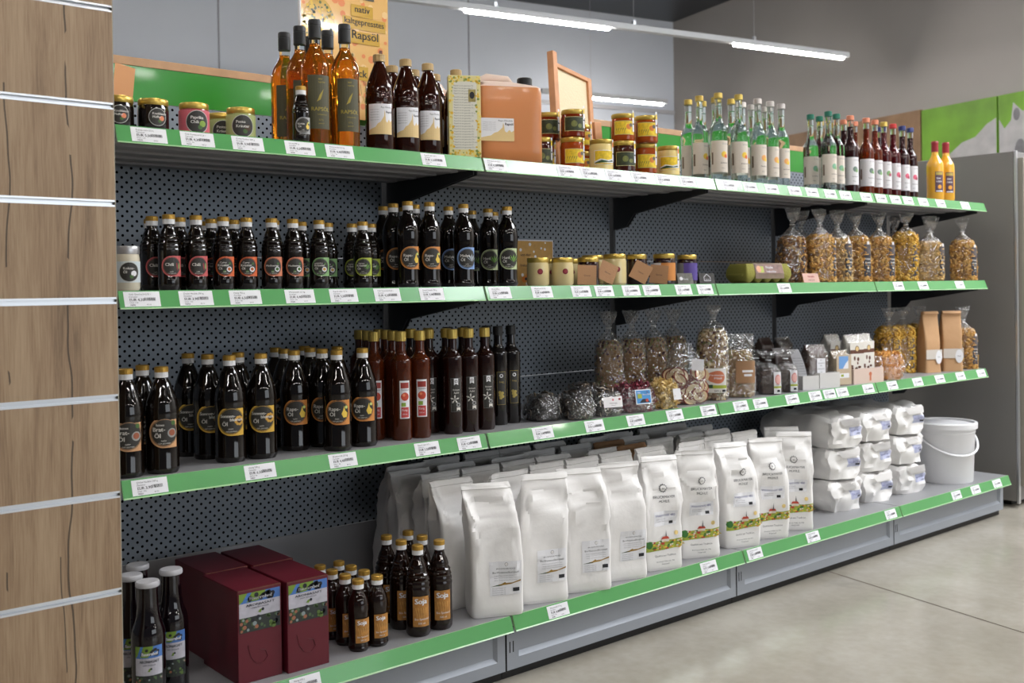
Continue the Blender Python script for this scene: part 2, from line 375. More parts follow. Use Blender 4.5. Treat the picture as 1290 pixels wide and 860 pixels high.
for bi, (x0, x1) in enumerate(bays):
    for s in 'ABCD':
        z = zS[s]; y0 = yD if s == 'D' else 0
        root = empty('shelf', ((x0+x1)/2, y0, z))
        tagp(root, 'grey metal %s with green rail, %s' % (lname[s], bname[bi]), 'shelf', 'shelves of the long shelving unit')
        hw = (x1-x0)/2; g = .0025
        bm = bmesh.new(); box(bm, -hw+g, hw-g, .004, YB-y0-.012, -.030, 0, .0012)
        if s != 'D':
            for k in range(4): box(bm, -hw+.03, hw-.03, .07+.10*k, .10+.10*k, -.036, -.029)
        fin('shelf_board', bm, STEEL, root)
        bm = bmesh.new(); rail(bm, -hw+.004, hw-.004, 0, 0); fin('price_rail', bm, [GREEN, RAILEDGE], root)
        if s != 'D':
            for sx_ in (-1, 1):
                bm = bmesh.new(); xx = sx_*(hw-.006); pts = [(.03, -.031), (.03, -.045), (.10, -.055), (.36, -.095), (.40, -.14), (YB-.013, -.15), (YB-.013, -.031)]
                A_ = [bm.verts.new((xx-.0015, a, b)) for a, b in pts]; B_ = [bm.verts.new((xx+.0015, a, b)) for a, b in pts]
                bm.faces.new(A_); bm.faces.new(B_[::-1])
                for i in range(len(pts)): bm.faces.new((A_[i], B_[i], B_[(i+1) % len(pts)], A_[(i+1) % len(pts)]))
                fin('bracket', bm, STEEL_SHADED, root)
        else:
            # pressed plinth plate with its sunk field
            bm = bmesh.new(); yk = -.0741-yD; kz0, kz1 = .028-zD, .150-zD; m_ = .030
            def V(x, y, z): return bm.verts.new((x, y, z))
            o4 = [V(-hw+.003, yk, kz0), V(hw-.003, yk, kz0), V(hw-.003, yk, kz1), V(-hw+.003, yk, kz1)]
            a4 = [V(-hw+.045, yk, kz0+.030), V(hw-.03, yk, kz0+.030), V(hw-.03, yk, kz1-.010), V(-hw+.045, yk, kz1-.010)]
            b4 = [V(-hw+.053, yk+.010, kz0+.042), V(hw-.038, yk+.010, kz0+.042), V(hw-.038, yk+.010, kz1-.014), V(-hw+.053, yk+.010, kz1-.014)]
            for A_, B_ in ((o4, a4), (a4, b4)):
                for i in range(4): bm.faces.new((A_[i], A_[(i+1) % 4], B_[(i+1) % 4], B_[i]))
            bm.faces.new(b4)
            kp = fin('kick_plate', bm, KICK, root)
            for kx in (0, .012):
                for kz in (.075-zD, .125-zD):
                    bm = bmesh.new(); box(bm, -hw+.012+kx, -hw+.015+kx, yk-.0006, yk+.001, kz, kz+.030); fin('slot', bm, BLACK, kp)
            bm = bmesh.new(); box(bm, -hw+.001, hw-.001, yk+.02, yk+.04, -zD, .15-zD); fin('plinth', bm, BLACK, root)
for bi, (x0, x1) in enumerate(bays):
    root = empty('shelving_bay', ((x0+x1)/2, YB, 0)); hw = (x1-x0)/2; cxx = (x0+x1)/2
    tagp(root, 'perforated grey back wall and plinth of the shelving, %s' % bname[bi], 'shelving unit', 'bays of the long shelving unit')
    for (a, b) in ((.360, .758), (.760, 1.158), (1.160, 1.560)):
        bm = bmesh.new(); box(bm, x0+.016, x1-.016, YB, YB+.012, a, b, .001); o = fin('perforated_panel', bm, M_PERF, root); o.location = (-cxx, -YB, 0)
    bm = bmesh.new(); box(bm, -hw+.016, hw-.016, 0, .012, .03, .358, .001); fin('plain_panel', bm, STEEL, root)
    bm = bmesh.new(); box(bm, -hw+.0002, -hw+.0105, -.003, .04, .03, 1.56); fin('upright', bm, STEEL_SHADED, root)
    bm = bmesh.new(); box(bm, -hw+.003, hw-.003, .004, .022, 1.563, 1.656); fin('header_board', bm, GREENP, root)
    bm = bmesh.new(); box(bm, -hw+.0005, hw-.0005, .002, .024, 1.656, 1.678, .001); fin('header_trim', bm, BEECH, root)

# oak slat wall panel at the left end
root = empty('slatwall_panel', (-1.32, -.11, 0)); tagp(root, 'tall oak slat wall panel with aluminium grooves at the left edge', 'wall panel')
grooves = [.0757+.1945*k for k in range(14)]
bm = bmesh.new(); zz = 0
for gz in grooves+[2.75]:
    box(bm, -1.62, -1.0408, -.120, -.101, zz, min(gz-.006, 2.7), .0008); zz = gz+.006
box(bm, -1.62, -1.0415, -.101, -.094, 0, 2.7)
o = fin('oak_board', bm, M_OAK, root); o.location = (1.32, .11, 0)
for gz in grooves[1:]:
    bm = bmesh.new(); box(bm, -.30, .2785, -.0105, .004, gz-.0068, gz-.0030); box(bm, -.30, .2785, -.0105, .004, gz+.0030, gz+.0068); box(bm, -.30, .2785, .000, .006, gz-.004, gz+.004)
    fin('groove_profile', bm, ALU, root)
bm = bmesh.new(); box(bm, .2793, .2805, -.0098, .014, 0, 2.7); fin('edge_band', bm, mat('edge_band', (170, 165, 150), .5), root)

# grey cabinet closing the row on the right
root = empty('cabinet', (3.6, .3, 0)); tagp(root, 'tall grey steel cabinet standing at the right end of the shelving', 'cabinet')
CABM = mat('cabinet_grey', (128, 126, 124), .5, .1, var=.03, vscale=3)
bm = bmesh.new(); box(bm, -.459, .5, -.350, .50, .03, 1.67, .003); fin('side_body', bm, CABM, root)
bm = bmesh.new(); box(bm, -.40, .45, -.30, .45, 0, .03); fin('base', bm, BLACK, root)
bm = bmesh.new(); box(bm, -.459, -.44, -.362, -.352, .02, 1.672, .001); fin('front_edge', bm, ALU, root)
bm = bmesh.new(); box(bm, -.432, .48, -.385, -.353, .10, 1.64, .004); dr = fin('door', bm, mat('door_beige', (150, 146, 136), .5), root)
bm = bmesh.new(); tube(bm, [(-.38, -.41, .9), (-.38, -.41, 1.2)], .008, 8); box(bm, -.388, -.372, -.41, -.384, .91, .93); box(bm, -.388, -.372, -.41, -.384, 1.17, 1.19); fin('door_handle', bm, ALU, dr)

# ------------------------------------------------------------------ products
def face(x, y, off=0):
    d = CAM-Vector((x, y, 0)); return atan2(d.x, -d.y)+radians(off)
def place(proto, used, x, y, z, label, group=None, off=0, jit=6, rz=None, cat=None):
    o = proto if id(proto) not in used else copy_tree(proto)
    used.add(id(proto))
    o.location = (x, y, z); o.rotation_euler = (0, 0, face(x, y, off+rnd.uniform(-jit, jit)) if rz is None else rz)
    o['label'] = label
    if cat: o['category'] = cat
    if group: o['group'] = group
    return o
USED = set()
ORD = {1: ['only'], 2: ['left', 'right'], 3: ['left', 'middle', 'right'], 4: ['leftmost', 'second from left', 'third from left', 'rightmost'],
       5: ['leftmost', 'second from left', 'middle', 'second from right', 'rightmost'],
       6: ['leftmost', 'second from left', 'third from left', 'third from right', 'second from right', 'rightmost'],
       7: ['leftmost', 'second from left', 'third from left', 'middle', 'third from right', 'second from right', 'rightmost']}
def put(proto, s, pts, desc, group, cat='bottle', off=0, jit=6, dz=0):
    """pts: rows of (row words, [(x, y)...]) ; desc names the kind"""
    for words, row in pts:
        for i, (x, y) in enumerate(row):
            pos = (ORD[len(row)][i]+', ' if len(row) > 1 else '')+words
            place(proto, USED, x, y, zS[s]+dz, desc+', '+pos, group, off, jit, cat=cat)

# --- labels
LB = mat('label_black', (48, 46, 42), .45); LW = mat('label_white', (222, 222, 226), .55); TX = mat('label_text', (215, 212, 205), .55)
def ringcol(n, rgb): return mat('label_'+n, rgb, .45)
def disc_art(ring, w, h, lines, blob=None, dark=LB):
    """half-round label: round on the left, square on the right"""
    a = Art(); R = h/2; cx_ = -w/2+R
    a.disc(cx_, 0, R, ring, 0, n=30, a0=pi/2, a1=3*pi/2); a.rect(cx_-.0001, -R, w/2, R, ring, 0)
    a.disc(cx_+.001, 0, R*.90, dark, 1, n=34); a.disc(cx_+.001, 0, R*.86, ring, 2, n=34); a.disc(cx_+.001, 0, R*.835, dark, 3, n=34)
    for (t, uu, v, sz) in lines: a.text(t, cx_+uu*R, v*R, sz*R, TX, 5, bold=1)
    a.text('nativ', cx_-.2*R, -.58*R, .17*R, TX, 5); a.text('kalt gepresst', cx_-.35*R, -.74*R, .14*R, TX, 5)
    if blob: blob(a, cx_, R)
    return a
def drop(col):
    def g(a, c, R):
        a.poly([(c+.30*R, -.15*R), (c+.42*R, .1*R), (c+.52*R, .45*R), (c+.60*R, .1*R), (c+.80*R, -.1*R), (c+.72*R, -.42*R), (c+.45*R, -.45*R)], col, 4)
        a.disc(c+.70*R, .35*R, .12*R, mat('label_leaf', (190, 205, 120), .5), 4, n=10)
    return g
def flower(col, c2):
    def g(a, c, R):
        for k in range(9):
            t = k*2*pi/9; a.disc(c+.55*R+.24*R*cos(t), .02*R+.24*R*sin(t), .11*R, col, 4, n=8)
        a.disc(c+.55*R, .02*R, .17*R, c2, 5, n=12)
    return g
def bowl(col):
    def g(a, c, R):
        a.disc(c+.42*R, -.28*R, .27*R, LW, 4, n=16); a.disc(c+.42*R, -.26*R, .17*R, col, 5, n=14); a.disc(c-.05*R, -.5*R, .16*R, mat('herb', (66, 100, 48), .6), 4, n=8); a.disc(c+.5*R, .3*R, .13*R, mat('herb', (66, 100, 48), .6), 4, n=8)
    return g
def chili(a, c, R):
    a.poly([(c+.42*R, .3*R), (c+.5*R, .3*R), (c+.60*R, -.1*R), (c+.55*R, -.5*R), (c+.45*R, -.1*R)], mat('chili_red', (150, 50, 60), .5), 4)
    a.disc(c+.74*R, 0, .11*R, mat('chili_green', (130, 150, 90), .5), 4, n=12, ry=.32*R)
def leaf(n, rgb):
    def g(a, c, R):
        m = mat(n, rgb, .5)
        for t in (-.9, -.45, 0, .45, .9):
            dx, dy = sin(t), cos(t); a.poly([(c+.45*R, -.3*R), (c+.45*R+.45*R*dx-.07*R*dy, -.3*R+.45*R*dy), (c+.45*R+.75*R*dx, -.3*R+.75*R*dy), (c+.45*R+.45*R*dx+.07*R*dy, -.3*R+.45*R*dy)], m, 4)
    return g
def cap_profile(rc, z0, z1, lip=0):
    e = rc*.12
    return [(0, z0), (rc+lip, z0), (rc+lip, z1-e), (rc+lip-e, z1), (0, z1)]
def ribbed(parent, rc, z0, z1, m, name='cap', n=40):
    bm = bmesh.new(); rings = []
    for z, k in ((z0, 1), (z1-rc*.12, 1), (z1, .88)):
        rings.append([bm.verts.new((rc*(k+(.02*(i % 2) if k == 1 else 0))*cos(2*pi*i/n), rc*(k+(.02*(i % 2) if k == 1 else 0))*sin(2*pi*i/n), z)) for i in range(n)])
    for A_, B_ in zip(rings, rings[1:]):
        for i in range(n): bm.faces.new((A_[i], A_[(i+1) % n], B_[(i+1) % n], B_[i]))
    bm.faces.new(rings[-1]); bm.faces.new(rings[0][::-1])
    return fin(name, bm, m, parent)
def oil_bottle(name, H, R, shape, art, zc, capr=.0145, glass=None):
    root = empty(name); g = glass or DGLASS; ch = .020*(H/.2)**.3
    zn = H-ch   # top of glass
    if shape == 'ribbed':
        p = [(0, .002), (R*.86, 0), (R, .008), (R, H*.15), (R*.975, H*.16), (R*.975, H*.50), (R, H*.515)]
        for k in range(4):
            z = H*.535+k*H*.055; rr = R*(1-.05*k*k*.55); p += [(rr, z), (rr*.95, z+H*.012), (rr*.95, z+H*.020), (rr*.985, z+H*.032)]
        p += [(R*.62, H*.79), (R*.47, H*.835), (capr*.92, H*.87), (capr*.9, zn)]
    elif shape == 'waisted':
        p = [(0, .002), (R*.84, 0), (R, .008), (R, H*.05)]+smooth_prof([(R*.99, H*.055), (R*.93, H*.12), (R*.93, H*.36), (R*.945, H*.48), (R*1.0, H*.56), (R*1.0, H*.62), (R*.93, H*.70), (R*.72, H*.78), (R*.50, H*.84), (capr*.95, H*.88)])+[(capr*.9, zn)]
    else:
        p = [(0, .002), (R*.88, 0), (R, .009), (R, H*.06), (R*.975, H*.07), (R*.975, H*.50), (R, H*.51), (R*1.0, H*.58)]+smooth_prof([(R*.99, H*.60), (R*.90, H*.68), (R*.70, H*.77), (R*.52, H*.845), (capr*.95, H*.885)])+[(capr*.9, zn)]
    p += [(0, zn)]
    lath('glass_body', p, g, root)
    lath('collar', [(0, zn-.003), (capr*1.0, zn-.003), (capr*1.0, zn+ch*.42), (0, zn+ch*.42)], WHITE, root, 24)
    ribbed(root, capr*1.02, zn+ch*.42, H, GOLD)
    if art:
        rr = R*(.975 if shape != 'waisted' else .945)+.0004
        art.build('label', (lambda a, v, h, rr=rr: cyl(rr)(a, v+zc, h)), root)
    return root
OR1 = ringcol('orange', (196, 128, 62)); YEL = ringcol('yellow', (206, 164, 62)); PINKL = ringcol('pink', (190, 88, 88)); ORD2 = ringcol('rust', (204, 96, 52))
SAL = ringcol('salmon', (196, 116, 84)); GRN = ringcol('soft_green', (120, 158, 104)); LIME = ringcol('lime', (158, 170, 60)); BLU = ringcol('blue', (128, 158, 206)); HNF = ringcol('sage', (178, 190, 146)); BRT = ringcol('tan', (200, 152, 108))
DROP = mat('drop_yellow', (222, 190, 74), .5)

# shelf C: tall oil bottles
sw = .062
b_sonn = oil_bottle('oil_bottle', .25, .0365, 'cone', disc_art(YEL, .066, .068, [('Sonnen-', -.72, .25, .30), ('blumen', -.1, .0, .30), ('Öl', -.62, -.32, .38)], flower(mat('petal', (196, 150, 60), .5), mat('seed', (70, 48, 26), .6))), .098)
G = 'sunflower oil bottles'
put(b_sonn, 'C', [('front row with yellow label', [(-.712, .075), (-.632, .073)]), ('second row', [(-.728, .160), (-.648, .162)]), ('back row beside the bare perforated wall', [(-.745, .235)])], 'dark sunflower oil bottle', G, off=4)
b_rapc = oil_bottle('oil_bottle', .25, .0365, 'cone', disc_art(OR1, .066, .064, [('Raps-', -.70, .10, .40), ('Öl', -.62, -.32, .42)], drop(DROP)), .098)
put(b_rapc, 'C', [('front row with orange ring label', [(-.440, .045), (-.355, .060)]), ('second row', [(-.515, .125), (-.432, .130)]), ('third row in the shade', [(-.500, .205), (-.425, .205), (-.352, .190)]), ('back row near the perforated wall', [(-.485, .280), (-.400, .280)])], 'dark rapeseed oil bottle', 'rapeseed oil bottles on the third shelf', off=4)
b_brat = oil_bottle('oil_bottle', .235, .0365, 'cone', disc_art(BRT, .064, .068, [('feines', -.5, .42, .22), ('Brat-', -.72, .08, .38), ('Öl', -.62, -.34, .40)], lambda a, c, R: (a.disc(c+.50*R, -.05*R, .30*R, mat('pan_grey', (150, 150, 146), .5), 4, n=18), a.disc(c+.50*R, -.03*R, .21*R, mat('pan_food', (150, 84, 58), .5), 5, n=14), a.disc(c+.6*R, .6*R, .16*R, mat('herb', (66, 100, 48), .6), 4, n=8))), .092)
put(b_brat, 'C', [('front row beside the oak panel', [(-.965, .048), (-.887, .045)]), ('behind the frying oil, left end', [(-.974, .128), (-.896, .134)])], 'dark frying oil bottle with tan label', 'frying oil bottles', off=6)

# shelf B: small ribbed flavoured oils
def small(ring, lines, blob): return oil_bottle('oil_bottle', .171, .0255, 'ribbed', disc_art(ring, .050, .046, lines, blob), .054, .0135)
b1 = small(PINKL, [('Chili', -.62, .02, .42)], chili)
put(b1, 'B', [('front row with pink label', [(-.858, .062), (-.795, .060)]), ('second row behind the pink labels', [(-.868, .135), (-.800, .140)]), ('back row at the left end', [(-.838, .225)])], 'small dark chilli oil bottle', 'chilli oil bottles', off=16)
b2 = small(ORD2, [('Curry', -.5, .32, .26), ('Kräuter', -.72, .02, .34), ('Öl', -.62, -.32, .34)], bowl(mat('curry', (170, 90, 40), .5)))
put(b2, 'B', [('front row with rust orange label', [(-.722, .075), (-.663, .075)]), ('second row behind the orange labels', [(-.715, .155), (-.655, .160)]), ('third row near the back wall', [(-.690, .245)])], 'small dark curry oil bottle', 'curry oil bottles', off=14)
b3 = small(SAL, [('Mediterran', -.72, .0, .28)], bowl(mat('herb', (66, 100, 48), .6)))
put(b3, 'B', [('front row with salmon label', [(-.602, .066), (-.545, .066)]), ('second row behind the salmon labels', [(-.560, .135)])], 'small dark herb oil bottle', 'mediterranean oil bottles', off=14)
b4 = small(GRN, [('asiatisches', -.62, .32, .2), ('Kräuter', -.66, .04, .34), ('Öl', -.62, -.30, .34)], bowl(mat('ginger', (190, 150, 70), .5)))
put(b4, 'B', [('front row with soft green label', [(-.470, .070)]), ('second row beside the green label', [(-.475, .150), (-.395, .155)])], 'small dark ginger herb oil bottle', 'ginger oil bottles', off=12)
b5 = small(LIME, [('Garten', -.5, .32, .22), ('Kräuter', -.70, .04, .34), ('Öl', -.62, -.32, .34)], leaf('basil', (90, 140, 50)))
put(b5, 'B', [('front row with lime label', [(-.345, .066)]), ('second row beside the lime label', [(-.325, .150), (-.278, .130)])], 'small dark garden herb oil bottle', 'garden herb oil bottles', off=10)
def mid(ring, lines, blob, dark=LB): return oil_bottle('oil_bottle', .229, .0305, 'waisted', disc_art(ring, .058, .060, lines, blob, dark), .078, .014)
b6 = mid(OR1, [('Raps-', -.66, .10, .36), ('Öl', -.62, -.28, .38)], drop(DROP))
put(b6, 'B', [('front row with orange label', [(-.206, .062), (-.140, .055)]), ('second row behind the orange labels', [(-.200, .140), (-.125, .145)]), ('back row under the bracket', [(-.170, .235), (-.095, .240)])], 'slim dark rapeseed oil bottle', 'rapeseed oil bottles on the second shelf', off=12)
b7 = mid(BLU, [('Mohn-', -.66, .12, .36), ('Öl', -.62, -.26, .38)], leaf('poppy', (170, 180, 190)))
put(b7, 'B', [('front row with light blue label', [(-.022, .058)]), ('second row', [(-.005, .150)])], 'slim dark poppy oil bottle', 'poppy oil bottles', off=14)
b8 = mid(HNF, [('Hanf-', -.66, .0, .36), ('Öl', -.62, -.36, .38)], leaf('hemp', (110, 160, 60)))
put(b8, 'B', [('front row with pale sage label', [(.139, .062)]), ('second row', [(.140, .150), (.215, .160)]), ('back row before the perforated wall', [(.150, .240), (.240, .245)])], 'slim dark hemp oil bottle', 'hemp oil bottles', off=6)

# shelf C: vinegars
def vinegar(glassm, capm, artf):
    root = empty('vinegar_bottle'); H, R = .288, .0275
    lath('glass_body', [(0, .003), (R*.9, 0), (R, .006), (R, .200)]+smooth_prof([(R, .202), (R*.96, .212), (R*.66, .222), (R*.52, .230), (.0125, .240)])+[(.0125, .264), (0, .264)], glassm, root, 28)
    ribbed(root, .0148, .262, .288, capm)
    if artf: artf().build('label', lambda a, v, h: cyl(R+.0003)(a, v+.108, h), root)
    return root
def tomato_art():
    a = Art(); a.rect(-.014, -.050, .014, .050, LW); a.rect(-.0115, .030, .0115, .045, mat('tomato_dark', (150, 52, 44), .5), 1); a.text('Tomaten', -.011, .024, .006, INK, 2)
    a.disc(0, .008, .011, mat('tomato_red', (186, 66, 44), .5), 1, n=16); a.disc(-.003, .012, .004, mat('tomato_hi', (220, 130, 90), .5), 2, n=8)
    a.rect(-.010, -.018, .002, -.008, mat('leaf_green', (130, 160, 60), .5), 1); a.rect(-.0105, -.047, .0105, -.020, mat('label_red', (180, 60, 58), .5), 1)
    a.text('Essig', -.009, -.030, .008, LW, 2); a.text('250 ml', -.008, -.040, .005, LW, 2); return a
def bw_art():
    a = Art(); a.rect(-.0145, -.046, .0145, .046, mat('label_line', (130, 130, 132), .5)); a.rect(-.0138, -.0453, .0138, .0453, LB, 1)
    a.poly([(-.006, .045), (.006, .045), (.006, .027), (0, .031), (-.006, .027)], LW, 2); a.disc(0, .037, .004, LB, 3, n=14); a.disc(0, .037, .0026, LW, 4, n=12)
    a.text('Balsam', 0, .012, .007, TX, 2, 'c'); a.text('Apfel', 0, .004, .007, TX, 2, 'c')
    for k in range(5):
        t = k*2*pi/5+.3; a.poly([(-.004, -.012), (-.004+.009*cos(t-.25), -.012+.009*sin(t-.25)), (-.004+.013*cos(t), -.012+.013*sin(t)), (-.004+.009*cos(t+.25), -.012+.009*sin(t+.25))], TX, 2)
    a.disc(.006, -.027, .006, mat('label_grey', (150, 150, 150), .5), 2, n=16); a.disc(.006, -.027, .003, LB, 3, n=12); a.poly([(.001, -.034), (.012, -.034), (.012, -.044), (.006, -.040), (.001, -.044)], TX, 2); return a
def gold_art():
    g_ = mat('label_gold', (176, 156, 84), .35, .4); a = Art(); a.rect(-.013, -.048, .013, .048, g_); a.rect(-.0122, -.0472, .0122, .0472, LB, 1); a.disc(0, .036, .0055, LW, 2, n=14); a.disc(0, .036, .003, LB, 3, n=12)
    a.text('Essig', 0, .016, .007, g_, 2, 'c')
    for (p_, q_) in ((-.004, -.02), (.003, -.014), (.004, -.024), (-.002, -.028), (.0, -.019), (-.005, -.012)): a.disc(p_, q_, .0045, g_, 2, n=9)
    return a
VRED = mat('vinegar_red', (88, 36, 12), .07, trans=.35, ior=1.4, coat=.2); VDK = mat('vinegar_dark', (34, 12, 8), .07, coat=.3, trans=.1, ior=1.4); VBK = mat('vinegar_black', (14, 9, 8), .07, coat=.3)
YCAP = mat('brass_cap', (198, 172, 92), .32, .65); BCAP = mat('black_cap', (22, 22, 24), .4)
v1 = vinegar(VRED, YCAP, tomato_art); G = 'vinegar bottles with brass caps'
put(v1, 'C', [('front row with red tomato label', [(-.226, .075), (-.166, .073)]), ('second row', [(-.275, .130), (-.214, .132)]), ('back row beside the bracket', [(-.250, .200), (-.190, .200)]), ('last row at the perforated wall', [(-.235, .265), (-.175, .262)])], 'reddish brown tomato vinegar bottle', 'tomato vinegar bottles', off=14)
v2 = vinegar(VDK, YCAP, bw_art)
put(v2, 'C', [('front row with silver label', [(-.060, .068), (0, .072), (.060, .075)]), ('second row', [(-.095, .130), (-.035, .130), (.026, .132)]), ('third row', [(-.110, .195), (-.050, .195)])], 'dark red vinegar bottle with brass cap', 'dark balsamic vinegar bottles', off=16)
v3 = vinegar(VBK, BCAP, gold_art)
put(v3, 'C', [('front row with gold label', [(.148, .122), (.204, .130)]), ('second row', [(.025, .200), (.085, .195), (.160, .190)])], 'black vinegar bottle with black cap', 'black vinegar bottles', off=14)

# shelf A: tall rapeseed bottles
AMB = mat('amber_oil_glass', (216, 138, 34), .04, trans=.86, ior=1.38); OLIVE = mat('label_olive', (70, 68, 44), .5); OLT = mat('label_olive_text', (150, 134, 48), .5)
CLEAR = mat('clear_glass', (238, 246, 242), .02, trans=1.0, ior=1.2)
def rapsoel():
    root = empty('oil_bottle'); R = .0355
    lath('glass_body', [(0, .004), (R*.88, 0), (R, .007), (R, .185)]+smooth_prof([(R, .187), (R*.95, .202), (R*.78, .220), (R*.52, .236), (.0135, .246)])+[(.0135, .252), (0, .252)], AMB, root, 32)
    lath('neck', [(.0135, .2523), (.0135, .268), (0, .268)], CLEAR, root, 24)
    lath('capsule', [(0, .266), (.0158, .266), (.0158, .296), (.0150, .2965), (.0150, .298), (.0158, .2985), (.0158, .309), (.0145, .312), (0, .312)], BLACK, root, 28)
    a = Art(); a.rect(-.030, -.062, .030, .070, OLIVE); a.text('BIO', -.003, .058, .006, OLT, 1); a.text('NATIV', -.003, .050, .006, OLT, 1)
    a.poly([(-.004, .012), (.000, .022), (.010, .036), (.006, .022), (.002, .010), (-.008, .004)], OLT, 1)
    a.text('RAPSÖL', -.022, -.018, .0135, OLT, 1, bold=1); a.text('kaltgepresst', -.006, -.028, .005, OLT, 1); a.text('0,7 L', -.003, -.042, .006, OLT, 1); a.text('gesund', -.004, -.050, .005, OLT, 1)
    a.build('label', lambda u_, v, h: cyl(R+.0003)(u_, v+.100, h), root); return root
b9 = rapsoel()
put(b9, 'A', [('front row with olive label', [(-.482, .055), (-.400, .050)]), ('second row', [(-.480, .135), (-.402, .130)]), ('back row', [(-.480, .216), (-.405, .216)])], 'tall amber rapeseed oil bottle', 'tall rapeseed oil bottles with black capsules', off=14)
b10 = oil_bottle('oil_bottle', .137, .0215, 'ribbed', disc_art(ringcol('grey_ring', (150, 150, 150)), .042, .040, [('Kürbis', -.66, .08, .3), ('Öl', -.6, -.26, .32)], drop(DROP)), .040, .0125)
place(b10, USED, -.538, .028, zA, 'tiny dark oil bottle with white collar in front of the tall amber bottles', off=14, cat='bottle')
BRG = mat('brown_glass', (52, 20, 8), .05, trans=.45, ior=1.4, coat=.2); CORK = mat('cap_tan', (176, 148, 100), .5)
CREAM = mat('label_cream', (214, 186, 132), .55)
def skyline_art(w=.064, h=.078):
    a = Art(); a.rect(-w/2, -h/2, w/2, h/2, LW); pts = [(-w/2, -h/2), (w/2, -h/2), (w/2, -h*.02), (w*.42, -h*.10), (w*.36, h*.0), (w*.28, -h*.12), (w*.22, -h*.06), (w*.19, h*.22), (w*.17, h*.3), (w*.15, h*.1), (w*.08, -.0), (0, -h*.1), (-w*.1, -h*.14), (-w*.2, -h*.26), (-w*.34, -h*.3), (-w/2, -h*.36)]
    a.poly(pts, CREAM, 1); a.text('Raps-Ölmühle', w*.02, h*.36, h*.10, INK, 2, width=w*.44); a.text('Rapsöl', w*.22, h*.20, h*.15, INK, 4, width=w*.25, bold=1)
    for k in range(5): a.text('kaltgepresst nativ', -w*.45, h*(.30-.085*k), h*.055, mat('ink_soft', (140, 140, 145), .6), 2, width=w*.40)
    return a
def bigoil():
    root = empty('oil_bottle'); R = .038
    lath('glass_body', [(0, .003), (R*.92, 0), (R, .008), (R, .120), (R*.97, .123), (R, .128), (R*.99, .142), (R*.96, .146)]+smooth_prof([(R*.97, .150), (R*.90, .172), (R*.66, .198), (R*.45, .218), (.0135, .228)])+[(.0130, .236), (0, .236)], BRG, root, 32)
    ribbed(root, .0158, .233, .252, CORK)
    skyline_art().build('label', lambda u_, v, h: cyl(R+.0003)(u_, v+.080, h), root); return root
b11 = bigoil()
put(b11, 'A', [('front row with white skyline label', [(-.292, .058), (-.206, .062), (-.128, .070)]), ('second row', [(-.190, .150), (-.112, .158), (-.030, .172)]), ('front row behind the flowered carton', [(-.018, .088)])], 'brown rapeseed oil bottle with tan cap', 'brown oil bottles with tan caps', off=8)

# clear and coloured spirits
def spirit(liquid, capm, labelm, accents, level=.268):
    root = empty('spirit_bottle'); R = .0295
    lath('glass_body', [(0, .006), (R*.85, 0), (R, .005), (R, .168)]+smooth_prof([(R, .170), (R*.93, .188), (R*.60, .208), (.0125, .226)])+[(.0120, level), (0, level)], liquid, root, 26)
    lath('neck', [(.0120, level+.0003), (.0120, .292), (.0135, .293), (.0135, .297), (0, .297)], CLEAR, root, 20)
    ribbed(root, .0148, .294, .313, capm, n=30)
    a = Art(); a.rect(-.040, -.058, .040, .052, labelm); a.text('SCHNAPS', .004, .038, .008, mat('ink_soft', (140, 140, 145), .6), 1); a.disc(.012, .004, .011, accents[0], 1, n=16); a.disc(.019, -.002, .007, accents[1], 2, n=12)
    a.rect(-.036, -.030, -.028, .012, mat('label_brown', (110, 92, 76), .5), 1); a.text('Edelbrand', -.002, -.028, .007, INK, 1); a.text('0,5 L', .002, -.046, .006, INK, 1)
    a.build('label', lambda u_, v, h: cyl(R+.0003)(u_, v+.092, h), root); return root
LBG = mat('label_beige', (206, 196, 184), .55)
CLQ = mat('clear_spirit', (226, 236, 230), .03, trans=1.0, ior=1.34)
y1, y2 = mat('pear_yellow', (222, 186, 60), .5), mat('plum_red', (206, 96, 50), .5)
s1 = spirit(CLQ, YCAP, LBG, (y1, y2))
put(s1, 'A', [('front row with fruit label', [(1.124, .075), (1.206, .050)]), ('second row', [(1.112, .150), (1.182, .135), (1.255, .120)]), ('back row', [(1.138, .222), (1.206, .212)])], 'clear spirit bottle with gold cap', 'clear spirit bottles with gold caps', off=18)
s2 = spirit(CLQ, mat('silver_cap', (196, 190, 186), .3, .6), LBG, (mat('apricot', (222, 160, 90), .5), y1))
put(s2, 'A', [('front row', [(1.330, .060), (1.414, .066), (1.490, .072)]), ('second row', [(1.345, .140), (1.415, .150), (1.500, .150)])], 'clear spirit bottle with silver cap', 'clear spirit bottles with silver caps', off=18)
s3 = spirit(CLQ, mat('green_cap', (24, 104, 84), .4), LBG, (mat('mint', (120, 170, 140), .5), GRN))
put(s3, 'A', [('front row', [(1.786, .062), (1.865, .076)]), ('second row', [(1.790, .145), (1.860, .150)])], 'clear spirit bottle with green cap', 'clear spirit bottles with green caps', off=18)
LQ = mat('liqueur_dark', (44, 10, 10), .05, trans=.25, ior=1.36, coat=.2); LQA = mat('liqueur_amber', (120, 44, 12), .05, trans=.55, ior=1.36); LQR = mat('liqueur_red', (84, 10, 16), .05, trans=.4, ior=1.36, coat=.2)
COPC = mat('copper_cap', (206, 132, 104), .35, .5)
LWH = mat('label_pale', (214, 212, 214), .55)
s4 = spirit(LQ, COPC, LWH, (mat('herb_grey', (110, 130, 120), .5), GRN))
put(s4, 'A', [('beside the green capped bottles', [(1.948, .066)]), ('behind, second row', [(2.020, .140)])], 'dark liqueur bottle with copper cap', 'copper capped dark liqueurs', off=18)
s5 = spirit(LQA, COPC, LWH, (mat('herb_grey', (110, 130, 120), .5), GRN))
